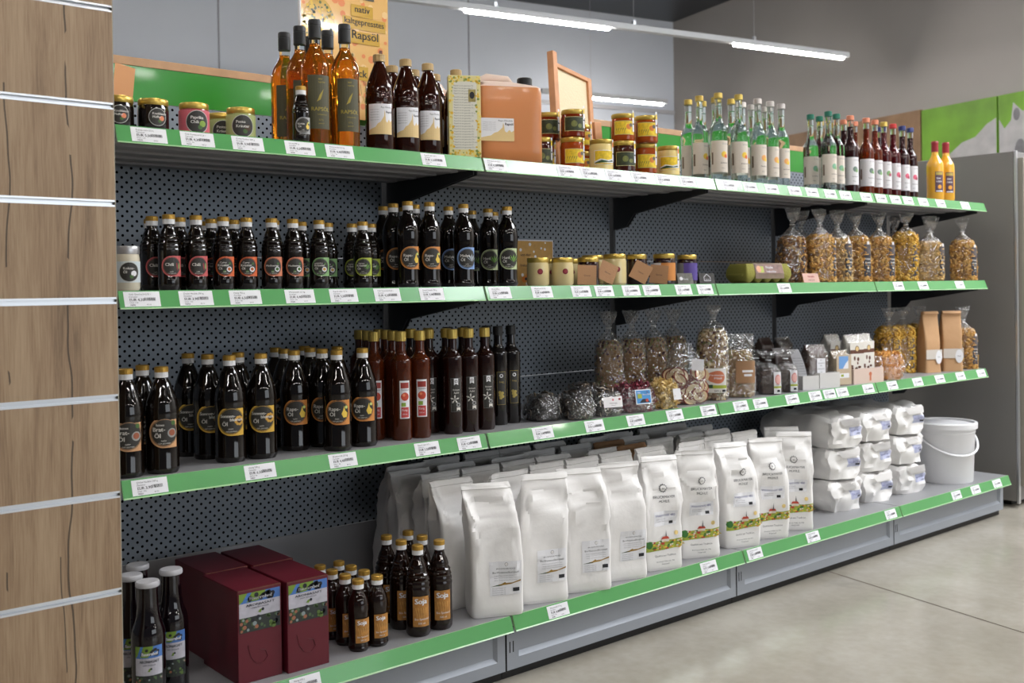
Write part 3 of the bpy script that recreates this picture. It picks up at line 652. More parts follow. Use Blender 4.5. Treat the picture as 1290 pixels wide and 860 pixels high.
put(s5, 'A', [('front row', [(2.056, .060), (2.132, .066)]), ('second row', [(2.100, .140)])], 'amber brown liqueur bottle with copper cap', 'copper capped amber liqueurs', off=18)
s6 = spirit(LQR, YCAP, LWH, (GRN, mat('berry', (150, 60, 80), .5)))
put(s6, 'A', [('front row', [(2.212, .072)]), ('back row', [(1.965, .215), (2.060, .215)])], 'dark red liqueur bottle with yellow cap', 'yellow capped liqueurs', off=18)
s7 = spirit(LQR, mat('red_cap', (186, 50, 50), .4), LWH, (mat('rose', (214, 96, 120), .5), mat('berry', (150, 60, 80), .5)))
put(s7, 'A', [('between yellow and blue capped bottles', [(2.296, .078)])], 'dark red liqueur bottle with red cap', 'red capped liqueurs', off=18)
s8 = spirit(LQ, mat('blue_cap', (36, 48, 104), .4), LWH, (mat('rose', (214, 96, 120), .5), mat('berry', (150, 60, 80), .5)))
put(s8, 'A', [('front row', [(2.382, .084), (2.460, .090)]), ('second row', [(2.330, .160)])], 'dark liqueur bottle with blue cap', 'blue capped liqueurs', off=18)
def egg_liq():
    root = empty('egg_liqueur_bottle'); R = .036
    lath('glass_body', [(0, .003), (R*.88, 0), (R, .007), (R, .145)]+smooth_prof([(R, .147), (R*.93, .164), (R*.62, .184), (R*.44, .198), (.014, .210)])+[(.0135, .216), (0, .216)], mat('egg_liqueur', (226, 168, 48), .12, coat=.6, sub=.1), root, 28)
    lath('capsule', [(0, .214), (.0152, .214), (.0148, .246), (.0155, .248), (.0155, .258), (.0135, .261), (0, .261)], mat('red_capsule', (148, 40, 48), .4), root, 24)
    a = Art(); a.rect(-.016, -.045, .022, .045, mat('label_violet', (86, 62, 78), .5)); a.rect(-.013, .030, .019, .042, mat('label_gold', (176, 156, 84), .35, .4), 1); a.text('Eier', -.010, .012, .012, LW, 1, bold=1); a.text('Likör', -.011, -.002, .012, LW, 1, bold=1)
    a.disc(.004, -.022, .009, mat('egg_yolk', (226, 160, 60), .5), 1, n=14); a.rect(-.012, -.043, .018, -.038, LW, 1)
    a.build('label', lambda u_, v, h: cyl(R+.0003)(u_, v+.080, h), root); return root
s9 = egg_liq()
put(s9, 'A', [('at the right end', [(2.598, .050), (2.676, .040)])], 'yellow egg liqueur bottle with red capsule', 'egg liqueur bottles', off=24, jit=2)

# base shelf: soya sauce style bottles and aronia juice
STRAW = mat('label_straw', (170, 118, 56), .5, var=.25, vscale=90)
def sojaart(w, h):
    a = Art(); a.rect(-w/2, -h/2, w/2, h/2, STRAW)
    wh = mat('wheat', (214, 172, 96), .5); a.text('Soja', -w*.40, h*.26, h*.25, LW, 2, bold=2)
    for k in range(5): a.poly([(-w*.2+k*w*.12, -h*.30), (-w*.34+k*w*.15, h*.12), (-w*.32+k*w*.15, h*.13)], wh, 1)
    a.text('Bio Speiseöl', -w*.4, -h*.28, h*.10, LW, 2); a.text('500 ml', -w*.2, -h*.42, h*.09, LW, 2); return a
def soja(H, R, lw, lh, zc):
    root = oil_bottle('soya_bottle', H, R, 'ribbed' if H > .2 else 'waisted', None, 0, .0142, glass=mat('soya_glass', (26, 11, 5), .05, trans=.15, ior=1.4, coat=.3))
    sojaart(lw, lh).build('label', lambda u_, v, h: cyl(R+.0003)(u_, v+zc, h), root); return root
so1 = soja(.172, .0265, .040, .058, .052)
put(so1, 'D', [('front row', [(-.440, -.040), (-.385, -.040)]), ('second row', [(-.440, .020), (-.385, .020)]), ('third row', [(-.442, .080), (-.386, .080)]), ('back row', [(-.442, .140), (-.386, .140)])], 'small dark soya oil bottle', 'small soya oil bottles', off=22)
so2 = soja(.227, .0325, .044, .076, .065)
put(so2, 'D', [('front row', [(-.265, -.045), (-.193, -.040)]), ('second row', [(-.266, .028), (-.196, .032)]), ('third row', [(-.264, .100), (-.193, .102)])], 'tall dark soya oil bottle', 'tall soya oil bottles', off=26, jit=14)
SKY, LEAFG, BERRY, STONE = mat('print_sky', (70, 112, 178), .45), mat('print_leaf', (110, 140, 50), .45), mat('print_berry', (26, 28, 36), .45), mat('print_stone', (176, 174, 184), .5, var=.12, vscale=60)
def aroniaart(w, h):
    a = Art(); a.rect(-w/2, -h*.12, w/2, h*.25, STONE); a.rect(-w/2, h*.25, w/2, h/2, SKY); rr = random.Random(5)
    a.poly([(-w/2, h/2), (-w*.3, h/2), (-w*.42, h*.3), (-w/2, h*.25)], LEAFG, 1)
    a.poly([(-w*.32, h*.27), (-w*.2, h*.5), (w*.15, h*.5), (w*.1, h*.36), (-w*.05, h*.27)], LEAFG, 1)
    for k in range(12): a.disc(-w*.25+w*.6*rr.random(), h*(.30+.13*rr.random()), w*.055, BERRY, 2, n=10)
    a.text('Bauernhof', -w*.26, h*.31, h*.12, LW, 4, width=w*.56, bold=1); a.text('ARONIASAFT', -w*.34, h*.15, h*.085, INK, 2, width=w*.70, bold=1); a.text('100% Direktsaft', -w*.22, h*.085, h*.05, INK, 2, width=w*.44)
    a.poly([(-w*.06, -h*.04), (0, h*.03), (w*.09, h*.045), (w*.02, -h*.03)], LEAFG, 2); a.disc(w*.07, h*.02, w*.035, BERRY, 3, n=10); a.disc(w*.0, -h*.02, w*.03, LEAFG, 3, n=10)
    a.rect(-w/2, -h/2, w/2, -h*.12, mat('print_shadow', (42, 48, 44), .5), 1)
    cols = [mat('print_moss', (72, 92, 60), .5, var=.3, vscale=80), mat('print_leaf2', (84, 108, 50), .5), mat('print_skin', (150, 96, 72), .5), BERRY, mat('print_moss', (72, 92, 60), .5), mat('print_pale', (128, 140, 140), .5)]
    for k in range(34): a.disc(-w*.46+w*.92*rr.random(), h*(-.46+.30*rr.random()), w*(.03+.03*rr.random()), cols[k % 6], 2+k % 3, n=7)
    return a
def aronia():
    root = empty('juice_bottle'); R = .0355
    lath('glass_body', [(0, .004), (R*.86, 0), (R, .008), (R, .150)]+smooth_prof([(R, .152), (R*.93, .170), (R*.72, .192), (.0215, .222), (.0205, .252)])+[(.0200, .262), (0, .262)], mat('juice_glass', (12, 5, 8), .05, coat=.4), root, 32)
    lath('lid', [(0, .2590), (.0240, .2590), (.0247, .2610), (.0245, .2675), (.0228, .2700), (0, .2694)], mat('white_lid', (176, 176, 180), .35), root, 36)
    aroniaart(.058, .098).build('label', lambda u_, v, h: cyl(R+.0003)(u_, v+.092, h), root); return root
ar = aronia()
put(ar, 'D', [('front row', [(-.960, -.045), (-.885, .015)]), ('second row', [(-.968, .030), (-.925, .105)])], 'dark aronia juice bottle with white lid', 'aronia juice bottles', off=4, jit=3)

# maroon bag-in-box cartons
MARO = mat('maroon_card', (88, 15, 30), .45); MAROD = mat('card_edge', (110, 70, 50), .7)
def carton(x, y, z, label, wd, dp, ht, art=True, rz=0):
    root = empty('juice_carton', (x, y, z), rz); tagp(root, label, 'carton', 'maroon juice cartons')
    bm = bmesh.new(); box(bm, -wd/2, wd/2, 0, dp, 0, ht-.0008, .0015); fin('carton_body', bm, MARO, root)
    bm = bmesh.new(); box(bm, -wd/2+.001, wd/2-.001, .0015, dp, ht-.0006, ht); fin('top_flap', bm, MARO, root)
    bm = bmesh.new(); box(bm, -wd/2+.001, wd/2-.001, -.0002, .0018, ht-.0016, ht-.0004); fin('flap_edge', bm, MAROD, root)
    bm = bmesh.new(); pts = [(-.03+.0, -.0006, .085), (-.025, -.0006, .06), (-.012, -.0006, .042), (.006, -.0006, .038), (.018, -.0006, .05), (.012, -.0006, .066), (-.002, -.0006, .070)]
    tube(bm, pts, .0007, 5); fin('tear_line', bm, MARO, root)
    if art: aroniaart(wd*.93, .088).build('label', flat(-.0003, 0, ht-.052), root, step=None)
    return root
carton(-.711, -.060, zD, 'maroon aronia juice carton, left one of the front pair', .108, .185, .210)
carton(-.595, -.072, zD, 'maroon aronia juice carton, right one of the front pair', .108, .185, .210)
carton(-.700, .130, zD, 'maroon carton behind the left front carton', .108, .185, .210, False)
carton(-.584, .118, zD, 'maroon carton behind the right front carton', .108, .185, .210, False)

# ------------------------------------------------------------------ jars
def jar(name, H, R, fill, lidm, artf=None, lidh=.014, glass=False, neck=.93):
    root = empty(name)
    lath('glass_body', [(0, .003), (R*.88, 0), (R, .006), (R, H-lidh-.012), (R*.97, H-lidh-.006), (R*neck, H-lidh), (0, H-lidh)], fill, root, 30)
    bm = bmesh.new(); lathe(bm, [(0, H-lidh), (R*neck*1.02, H-lidh-.001), (R*neck*1.05, H-lidh+.001), (R*neck*1.05, H-.003), (R*neck*1.0, H-.0005), (R*neck*.92, H), (R*neck*.88, H-.0008), (0, H-.0008)], 30); fin('lid', bm, lidm, root, True, 35)
    if artf: artf(R).build('label', (lambda u_, v, h, R=R: cyl(R+.0003)(u_, v, h)), root)
    return root
def round_label(base, z0, z1, words, blob, w=.9):
    def g(R):
        a = Art()
        if base: a.rect(-R*2.6, z0, R*1.5, z1, base)
        zc = (z0+z1)/2; rr = (z1-z0)*.48; a.disc(0, zc, rr, mat('label_ringw', (196, 196, 190), .5), 1, n=26); a.disc(0, zc, rr*.94, LB, 2, n=26)
        for i, t in enumerate(words): a.text(t, -rr*.6, zc+rr*(.25-.38*i), rr*.36, TX, 4, bold=1)
        a.disc(rr*.42, zc-rr*.15, rr*.28, blob, 3, n=14); a.disc(rr*.2, zc-rr*.45, rr*.2, mat('herb', (66, 100, 48), .6), 3, n=10); return a
    return g
JD = mat('jar_dark', (24, 18, 15), .08, coat=.4)
j1 = jar('spread_jar', .078, .034, JD, GOLDL, round_label(None, .014, .056, ['Knoblauch', 'Pfeffer'], mat('tomato_hi', (220, 130, 90), .5)))
put(j1, 'A', [('at the left end of the top shelf', [(-.952, .105), (-.876, .095)])], 'dark spread jar with gold lid', 'dark spread jars', 'jar', off=12)
j2 = jar('spread_jar', .078, .034, mat('jar_pink', (150, 62, 62), .12, coat=.4), GOLDL, round_label(mat('label_rose', (206, 100, 112), .5), .004, .060, ['Paprika', 'Chili'], mat('leaf_green', (130, 160, 60), .5)))
put(j2, 'A', [('alone between dark and green jars', [(-.782, .090)])], 'pink labelled spread jar with gold lid', None, 'jar', off=12)
j3 = jar('spread_jar', .078, .034, mat('jar_green', (150, 156, 96), .12, coat=.4), GOLDL, round_label(mat('label_moss', (168, 178, 116), .5), .004, .060, ['Pesto', 'Kräuter'], mat('seed', (70, 48, 26), .6)))
put(j3, 'A', [('in front', [(-.668, .085)]), ('half hidden behind its twin', [(-.672, .185)])], 'green labelled spread jar with gold lid', 'green labelled spread jars', 'jar', off=12)
j4 = jar('coconut_jar', .098, .027, mat('coconut_cream', (206, 198, 176), .12, coat=.5), SILVER, round_label(mat('label_ice', (196, 206, 210), .5), .018, .064, ['Kokos-', 'Öl'], LW), lidh=.017)
put(j4, 'B', [('at the left end beside the oak panel', [(-.953, .062)])], 'cream coconut oil jar with silver lid', None, 'jar', off=12)
HAM = mat('honey_amber', (170, 74, 18), .05, trans=.35, ior=1.35, coat=.3); HCR = mat('honey_cream', (222, 200, 130), .12, coat=.5); HDK = mat('honey_dark', (60, 20, 10), .06, coat=.4)
YLB = mat('label_flower', (222, 190, 40), .5, var=.2, vscale=120)
def honey_art(kind):
    def g(R):
        a = Art(); zc = .042; a.rect(-R*.95, zc-.022, R*.95, zc+.022, LW if kind == 'land' else mat('label_line2', (190, 186, 130), .5))
        if kind == 'flower':
            a.rect(-R*.9, zc-.0205, R*.9, zc+.0205, YLB, 1)
            a.disc(R*.35, zc+.003, .009, mat('bee_orange', (206, 120, 40), .5), 2, n=12); a.disc(R*.55, zc+.008, .006, mat('bee_grey', (96, 88, 76), .5), 3, n=10)
            for k in range(5): a.poly([(-R*.85+k*.007, zc-.018), (-R*.65+k*.007, zc-.002), (-R*.70+k*.007, zc-.001)], mat('print_moss', (72, 92, 60), .5, var=.3, vscale=80), 2)
        elif kind == 'forest':
            a.rect(-R*.9, zc-.0205, R*.9, zc+.0205, mat('forest_dark', (48, 56, 34), .5, var=.4, vscale=90), 1); a.disc(-R*.1, zc, .010, mat('forest_light', (110, 116, 60), .5, var=.3, vscale=90), 2, n=10); a.disc(R*.4, zc-.006, .007, mat('forest_light', (110, 116, 60), .5, var=.3, vscale=90), 2, n=10)
        else:
            a.poly([(-R*.9, zc-.012), (-R*.4, zc-.004), (R*.2, zc-.008), (R*.9, zc-.002), (R*.9, zc+.0205), (-R*.9, zc+.0205)], YLB, 1); a.poly([(-R*.9, zc-.016), (-R*.3, zc-.008), (R*.3, zc-.012), (R*.9, zc-.006), (R*.9, zc-.012), (-R*.9, zc-.0185)], mat('forest_green', (40, 74, 40), .5), 2)
            a.rect(-R*.9, zc-.0205, R*.9, zc-.017, YLB, 2)
        a.rect(R*.72, zc-.012, R*.95, .098, LW, 5); a.rect(R*.74, .074, R*.93, .090, mat('seal_orange', (226, 130, 60), .5) if kind == 'land' else YLB, 6); a.rect(R*.74, .052, R*.93, .056, INK, 6); return a
    return g
GLID = mat('honey_lid', (176, 150, 70), .35, .6)
hA = jar('honey_jar', .100, .0375, HAM, GLID, honey_art('flower')); hF = jar('honey_jar', .100, .0375, HDK, GLID, honey_art('forest')); hL = jar('honey_jar', .100, .0375, HCR, GLID, honey_art('land'))
uA = jar('honey_jar', .088, .0375, HAM, GLID, honey_art('flower')); uF = jar('honey_jar', .088, .0375, mat('honey_red', (120, 40, 14), .06, trans=.2, coat=.3), GLID, honey_art('forest'))
JG = 'honey jars on the top shelf'
for pr, x, y, dz, lb in ((hF, .352, .150, 0, 'honey jar with dark green label beside the wooden bee frame'), (hA, .418, .205, 0, 'amber honey jar at the back, carrying a dark labelled jar'),
                         (hA, .434, .095, 0, 'amber honey jar with yellow flower label, lowest left of the pile'), (hL, .535, .070, 0, 'cream honey jar with landscape label between the two piles'),
                         (hF, .622, .055, 0, 'dark honey jar with forest label, left foot of the right pile'), (hA, .722, .055, 0, 'amber honey jar with yellow label under the topmost right jar'),
                         (hL, .830, .052, 0, 'cream honey jar with landscape label beside the clear spirit bottles'),
                         (uF, .422, .190, .1, 'reddish honey jar with dark label stacked next to the bee frame'), (uF, .446, .103, .1, 'reddish honey jar with forest label, topmost of the left pile'),
                         (uA, .618, .250, .0, 'small amber honey jar low at the back between piles'), (uA, .620, .250, .088, 'small amber honey jar stacked at the back between piles'),
                         (uA, .630, .066, .1, 'amber honey jar with flower label stacked on the dark jar'), (uA, .718, .046, .1, 'amber honey jar, topmost and rightmost of the pile'),
                         (hL, .770, .150, .0, 'cream honey jar behind the right pile, lower'), (hL, .768, .150, .1, 'cream honey jar peeping out behind the topmost right jar')):
    place(pr, USED, x, y, zA+dz, lb, JG, off=14, jit=6, cat='jar')
CRM = mat('cream_spread', (206, 188, 136), .12, coat=.5); DRK = mat('jam_dark', (34, 10, 12), .07, coat=.4)
SEAL = mat('wax_seal', (120, 30, 44), .4)
def sealed(H, R, fill):
    root = jar('preserve_jar', H, R, fill, GOLDL, None)
    a = Art(); a.disc(0, H*.5, .0085, SEAL, 1, n=18); a.disc(0, H*.5, .005, mat('wax_inner', (150, 52, 62), .4), 2, n=12); a.build('wax_seal', cyl(R+.0006), root); return root
c1 = sealed(.084, .0335, CRM); c2 = sealed(.097, .0365, CRM); d1 = sealed(.086, .0335, DRK); d2 = sealed(.097, .032, DRK)
CG = 'sealed preserve jars'
for pr, x, y, lb in ((c1, .281, .090, 'cream preserve jar with gold lid, beside the hemp oil'), (c1, .355, .062, 'cream preserve jar with red seal, left of the kraft tag'), (d1, .462, .060, 'dark preserve jar between the two kraft tags'),
                     (c2, .577, .058, 'larger cream preserve jar with red seal, centre'), (d2, .678, .060, 'dark preserve jar with red seal next to the orange jar'),
                     (c1, .395, .165, 'cream preserve jar in the second row, left'), (c1, .480, .165, 'cream preserve jar in the second row, middle'), (c2, .585, .165, 'cream preserve jar in the second row behind the larger one')):
    place(pr, USED, x, y, zB, lb, CG, off=14 if pr is not d2 else 34, jit=4, cat='jar')
def plain_art(col, side):
    def g(R): a = Art(); a.rect(-R*.6, .012, R*1.5, .070, col, 0); a.rect(-R*1.6, .012, -R*.61, .070, side, 0); return a
    return g
jo = jar('spread_jar', .100, .0365, DRK, GOLDL, plain_art(mat('label_orange', (218, 100, 56), .5), LW)); jp = jar('spread_jar', .098, .034, DRK, GOLDL, plain_art(mat('label_purple', (84, 66, 140), .5), mat('label_line', (130, 130, 132), .5)))
place(jo, USED, .810, .058, zB, 'preserve jar with wide orange label and gold lid', None, off=20, cat='jar'); place(jp, USED, .925, .058, zB, 'preserve jar with purple label and gold lid', None, off=20, cat='jar')
place(jo, USED, .775, .150, zB, 'orange labelled jar in the second row, half hidden', None, off=20, cat='jar')
KRAFT = mat('kraft_paper', (170, 128, 92), .75, bump=.1, bscale=200)
for x, y, rz, ti, lb in ((.420, .022, -.55, .05, 'square kraft tag leaning before the second cream jar'), (.508, .020, -.35, .45, 'tilted kraft tag leaning on the dark jar'), (.648, .012, -.62, .5, 'kraft tag between the large cream and dark jars'), (.752, .030, -.9, .1, 'kraft tag leaning beside the orange labelled jar')):
    root = empty('kraft_tag', (x, y, zB), rz); tagp(root, lb, 'tag', 'kraft gift tags')
    bm = bmesh.new(); box(bm, -.029, .029, 0, .0012, 0, .060); M_ = Matrix.Rotation(-.12, 4, 'X') @ Matrix.Translation((0, 0, .029+.012*ti*2)) @ Matrix.Rotation(ti, 4, 'Y') @ Matrix.Translation((0, 0, -.029))
    bm.transform(M_); zm = min(v.co.z for v in bm.verts); bm.transform(Matrix.Translation((0, 0, -zm))); M_ = Matrix.Translation((0, 0, -zm)) @ M_; fin('card', bm, KRAFT, root)
    a = Art(); a.text('Genuss', -.010, .026, .007, INK, 0); a.build('print', lambda u_, v, h: M_ @ Vector((u_, -.0003, v)), root, step=None)

# ------------------------------------------------------------------ pasta, muesli and other film bags
def superell(t, a, b, n=3.0):
    c, s = cos(t), sin(t)
    return a*math.copysign(abs(c)**(2/n), c), b*math.copysign(abs(s)**(2/n), s)
def bag_loft(bm, secs, seg=30, n=3.0, amp=0, seed=0, ns=30, cap=True, mi=0):
    """secs: (z, half width, half depth, x shift, y shift)"""
    rings = []
    for (z, a, b, dx, dy) in secs:
        ring = []
        for i in range(seg):
            x, y = superell(2*pi*i/seg, a, b, n)
            d = noise.noise(Vector((x*ns+seed, y*ns, z*ns)))*amp*min(1, b/.02)
            k = 1+d/max(a, .01); ring.append(bm.verts.new((x*k+dx, y*(1+d/max(b, .012))+dy, z)))
        rings.append(ring)
    for A_, B_ in zip(rings, rings[1:]):
        for i in range(seg):
            q = bm.faces.new((A_[i], A_[(i+1) % seg], B_[(i+1) % seg], B_[i])); q.material_index = mi
    if cap: bm.faces.new(rings[0][::-1]); bm.faces.new(rings[-1])
    return rings
def piece_fusilli(bm, M, L, rr, mi, rg):
    pts = []
    for k in range(6):
        t = k/5; pts.append(M @ Vector((L*(t-.5), rr*.9*cos(t*9), rr*.9*sin(t*9))))
    tube(bm, pts, rr*.55, 4, mi)
def piece_elbow(bm, M, L, rr, mi, rg):
    pts = [M @ Vector((L*.5*sin(t), 0, L*.5*(1-cos(t)))) for t in (-1.2, -.6, 0, .6, 1.2)]; tube(bm, pts, rr*.75, 5, mi)
def piece_flake(bm, M, L, rr, mi, rg):
    v = [M @ Vector((L*.4*cos(t)*rg.uniform(.7, 1.1), L*.3*sin(t)*rg.uniform(.7, 1.1), 0)) for t in [k*2*pi/6 for k in range(6)]]
    top = M @ Vector((0, 0, rr*.5)); vs = [bm.verts.new(p) for p in v]; tp = bm.verts.new(top)
    for i in range(6): bm.faces.new((vs[i], vs[(i+1) % 6], tp)).material_index = mi
def piece_strip(bm, M, L, rr, mi, rg):
    pts = [M @ Vector((L*(t-.5), rr*2*sin(t*5+1), rr*sin(t*7))) for t in (0, .2, .4, .6, .8, 1)]; tube(bm, pts, rr*.5, 3, mi)
def piece_slice(bm, M, L, rr, mi, rg):
    n = 14; ring = lambda r_, z_: [bm.verts.new(M @ Vector((L*r_*cos(2*pi*i/n), L*r_*sin(2*pi*i/n)*.9, z_))) for i in range(n)]
    A_, B_, C_, D_ = ring(.5, -rr*.3), ring(.5, rr*.3), ring(.44, rr*.4), ring(.12, rr*.42)
    for X, Y, m_ in ((A_, B_, mi), (B_, C_, mi), (C_, D_, 0)):
        for i in range(n): bm.faces.new((X[i], X[(i+1) % n], Y[(i+1) % n], Y[i])).material_index = m_
    bm.faces.new(D_).material_index = mi; bm.faces.new(A_[::-1]).material_index = 0
def filling(name, secs, mats_, piece, count, L, rr, seed, parent, n=3.0, stand=.0):
    rg = random.Random(seed); bm = bmesh.new()
    bag_loft(bm, [(z, a*.88, b*.88, dx, dy) for z, a, b, dx, dy in secs], 26, n, .003, seed, 60)
    for k in range(count):
        i = rg.randrange(len(secs)-1); t = rg.random(); s = [secs[i][j]*(1-t)+secs[i+1][j]*t for j in range(5)]
        if k > count*.90: s = list(secs[-1]); q = sqrt(rg.random()); s[1] *= q; s[2] *= q
        th = rg.uniform(0, 2*pi); x, y = superell(th, s[1]*.945, s[2]*.94, n); nx, ny = cos(th)/max(s[1], .01), sin(th)/max(s[2], .01); nl = sqrt(nx*nx+ny*ny)
        nrm = Vector((nx/nl, ny/nl, 0)) if k <= count*.90 else Vector((0, 0, 1))
        q = nrm.to_track_quat('Z', 'Y').to_matrix().to_4x4()
        M = Matrix.Translation((x+s[3], y+s[4], max(s[0], rr*1.5))) @ q @ Matrix.Rotation(rg.uniform(0, 2*pi), 4, 'Z') @ Matrix.Rotation(rg.uniform(-.5, .5), 4, 'Y')
        piece(bm, M, L*rg.uniform(.8, 1.15), rr, rg.randrange(1, len(mats_)) if len(mats_) > 2 else rg.randrange(len(mats_)), rg)
    zmin = min(v.co.z for v in bm.verts)
    for v in bm.verts: v.co.z = max(v.co.z, .0012)
    return fin(name, bm, mats_, parent, True, 60)
def film_bag(name, w, d, hf, ht, mats_, piece, count, L, rr, seed, artf=None, fname='filling', tie=True, frill=.028, filmm=None, tilt=0, lz=.5):
    root = empty(name); rg = random.Random(seed*7+1)
    sx_ = rg.uniform(-.008, .008)
    secs = [(.001, w*.44, d*.40, 0, 0), (.012, w*.49, d*.48, 0, 0), (hf*.4, w*.5, d*.5, 0, 0), (hf*.75, w*.49, d*.49, sx_*.4, 0), (hf*.93, w*.44, d*.44, sx_*.6, 0), (hf, w*.30, d*.30, sx_*.7, 0)]
    filling(fname, secs, mats_, piece, count, L, rr, seed, root)
    zt = hf+(ht-hf)*.42
    up = [(0.0004, w*.45, d*.41, 0, 0), (.012, w*.515, d*.51, 0, 0), (hf*.4, w*.525, d*.53, 0, 0), (hf*.8, w*.515, d*.52, sx_*.4, 0), (hf, w*.45, d*.46, sx_*.6, 0)]
    if tie: up += [(hf+(zt-hf)*.45, w*.28, d*.28, sx_*.8, 0), (hf+(zt-hf)*.8, w*.12, d*.14, sx_, 0), (zt, .008, .007, sx_, 0), (zt+.006, .008, .007, sx_, 0), (zt+(ht-zt)*.35, frill*.55, .012, sx_*1.2, .003), (zt+(ht-zt)*.7, frill*.95, .018, sx_*1.4, -.004), (ht, frill*1.1, .012, sx_*1.5, .006)]
    else: up += [(hf+(ht-hf)*.35, w*.47, d*.30, sx_, 0), (hf+(ht-hf)*.7, w*.49, d*.14, sx_, 0), (ht, w*.50, .003, sx_, 0)]
    # refine the film rings so that it can crinkle
    fine = []
    for a, b in zip(up, up[1:]):
        for k in range(4): t = k/4; fine.append(tuple(a[j]*(1-t)+b[j]*t for j in range(5)))
    fine.append(up[-1])
    bm = bmesh.new(); rings = bag_loft(bm, fine, 40, 2.6, .0, seed, 40, False)
    bm.faces.new(rings[0][::-1])
    for ring in rings:
        for v in ring:
            z = v.co.z; k = .0012 if z < hf*.95 else (.006 if z > zt+.01 or not tie else .004)
            if abs(z-zt) < .01 and tie: k = .0008
            if z < .002: continue
            nv = noise.noise_vector(Vector((v.co.x*70+seed, v.co.y*70, z*55)))
            v.co.x += nv.x*k; v.co.y += nv.y*k; v.co.z += nv.z*k*(.8 if z > hf else .3)
    fo = fin('film', bm, filmm or FILM, root, False)
    if tie:
        bm = bmesh.new(); pts = [(sx_+.0095*cos(t), .0085*sin(t), zt+.003) for t in [k*2*pi/12 for k in range(13)]]; tube(bm, pts, .0016, 5, caps=False); fin('twist_tie', bm, ALU, root)
    if artf:
        a, fm = artf(w, d, hf); 
        def fmap(u_, v, h, fm=fm):
            th = fm+(u_/(w*.52))*1.15; x, y = superell(th, w*.53, d*.535, 2.6)
            return Vector((x*(1+h*30), y*(1+h*30), v))
        a.build('label', fmap, root, step=.006)
    return root
PM1 = [mat('pasta_core', (158, 112, 54), .8), mat('pasta_a', (204, 158, 84), .6), mat('pasta_b', (186, 136, 66), .6), mat('pasta_c', (216, 176, 106), .6)]
PM2 = [mat('pasta_yel_core', (160, 116, 36), .8), mat('pasta_yel_a', (206, 160, 54), .6), mat('pasta_yel_b', (186, 140, 44), .6), mat('pasta_yel_c', (220, 182, 84), .6)]
PM3 = [mat('pasta_brown_core', (104, 68, 36), .8), mat('pasta_brown_a', (150, 104, 58), .6), mat('pasta_brown_b', (128, 86, 46), .6), mat('pasta_a', (204, 158, 84), .6)]
PM4 = [mat('pasta_pale_core', (170, 134, 84), .8), mat('pasta_pale_a', (214, 184, 130), .6), mat('pasta_pale_b', (196, 162, 106), .6), mat('pasta_c', (216, 176, 106), .6)]
def pasta_label(w, d, hf):
    a = Art(); dk = mat('label_slate', (56, 54, 60), .5); a.rect(-.020, .022, .020, .150, dk); a.rect(-.020, .112, .020, .150, mat('label_slate2', (92, 84, 84), .5, var=.3, vscale=80), 1)
    a.text('Dinkel', 0, .088, .011, TX, 2, 'c', bold=1); a.text('Nudeln', 0, .074, .011, TX, 2, 'c', bold=1); a.rect(-.014, .066, .014, .0672, TX, 2); a.disc(0, .056, .005, TX, 2, n=12); a.text('500 g', 0, .040, .008, TX, 2, 'c')
    a.rect(-.006, .150, .008, .162, LW, 1); return a, -pi/2+.95
kinds = [film_bag('pasta_bag', .105, .075, .175, .285, PM1, piece_fusilli, 420, .029, .0062, 1, pasta_label, 'pasta'),
         film_bag('pasta_bag', .105, .075, .170, .290, PM3, piece_fusilli, 420, .026, .0055, 2, pasta_label, 'pasta'),
         film_bag('pasta_bag', .100, .075, .200, .290, PM2, piece_elbow, 420, .024, .0058, 3, pasta_label, 'pasta'),
         film_bag('pasta_bag', .112, .078, .165, .285, PM4, piece_fusilli, 420, .027, .0058, 4, pasta_label, 'pasta')]
PG = 'pasta bags on the second shelf'
for k, x, y, off, lb in ((1, 1.610, .120, 30, 'brown wholegrain pasta bag, leftmost, behind the small pink sign'), (0, 1.738, .070, 34, 'golden spiral pasta bag, second from left on the second shelf'),
                         (3, 1.850, .070, 0, 'pasta bag with dark label facing the aisle, left of the label pair'), (0, 2.010, .080, 0, 'pasta bag with dark label facing the aisle, right of the label pair'),
                         (0, 2.155, .060, 8, 'golden spiral pasta bag standing alone above the rail joint'), (2, 2.345, .060, 10, 'yellow elbow pasta bag, filled highest of the row'),
                         (3, 2.560, .060, 14, 'pale spiral pasta bag, broadest, right half of the row'), (1, 2.750, .158, 8, 'pasta bag tucked behind, second from the right end'), (0, 2.862, .055, 4, 'golden pasta bag at the right end of the second shelf'),
                         (1, 1.800, .210, 20, 'pasta bag in the back row behind the label pair'), (1, 2.480, .190, 20, 'pasta bag in the back row behind the pale spirals')):
    place(kinds[k], USED, x, y, zB, lb, PG, off=off-8, jit=3, cat='pasta bag')
for k, x, y, off, lb in ((2, 2.372, .160, 30, 'dark looking pasta bag left of the brown paper bags'), (2, 2.495, .160, 30, 'pasta bag behind the left brown paper bag'), (2, 2.690, .190, 30, 'pasta bag behind the right brown paper bag'),
                         (0, 2.880, .065, 14, 'pasta bag with dark label at the right end of the third shelf')):
    place(kinds[k], USED, x, y, zC, lb, 'pasta bags on the third shelf', off=off-8, jit=3, cat='pasta bag')
MU = [mat('oat_core', (150, 114, 68), .8), mat('oat', (206, 180, 128), .7), mat('oat_dark', (150, 112, 62), .7), mat('raisin', (84, 44, 40), .6), mat('pumpkin_seed', (128, 124, 62), .7), mat('oat_pale', (222, 206, 166), .7)]
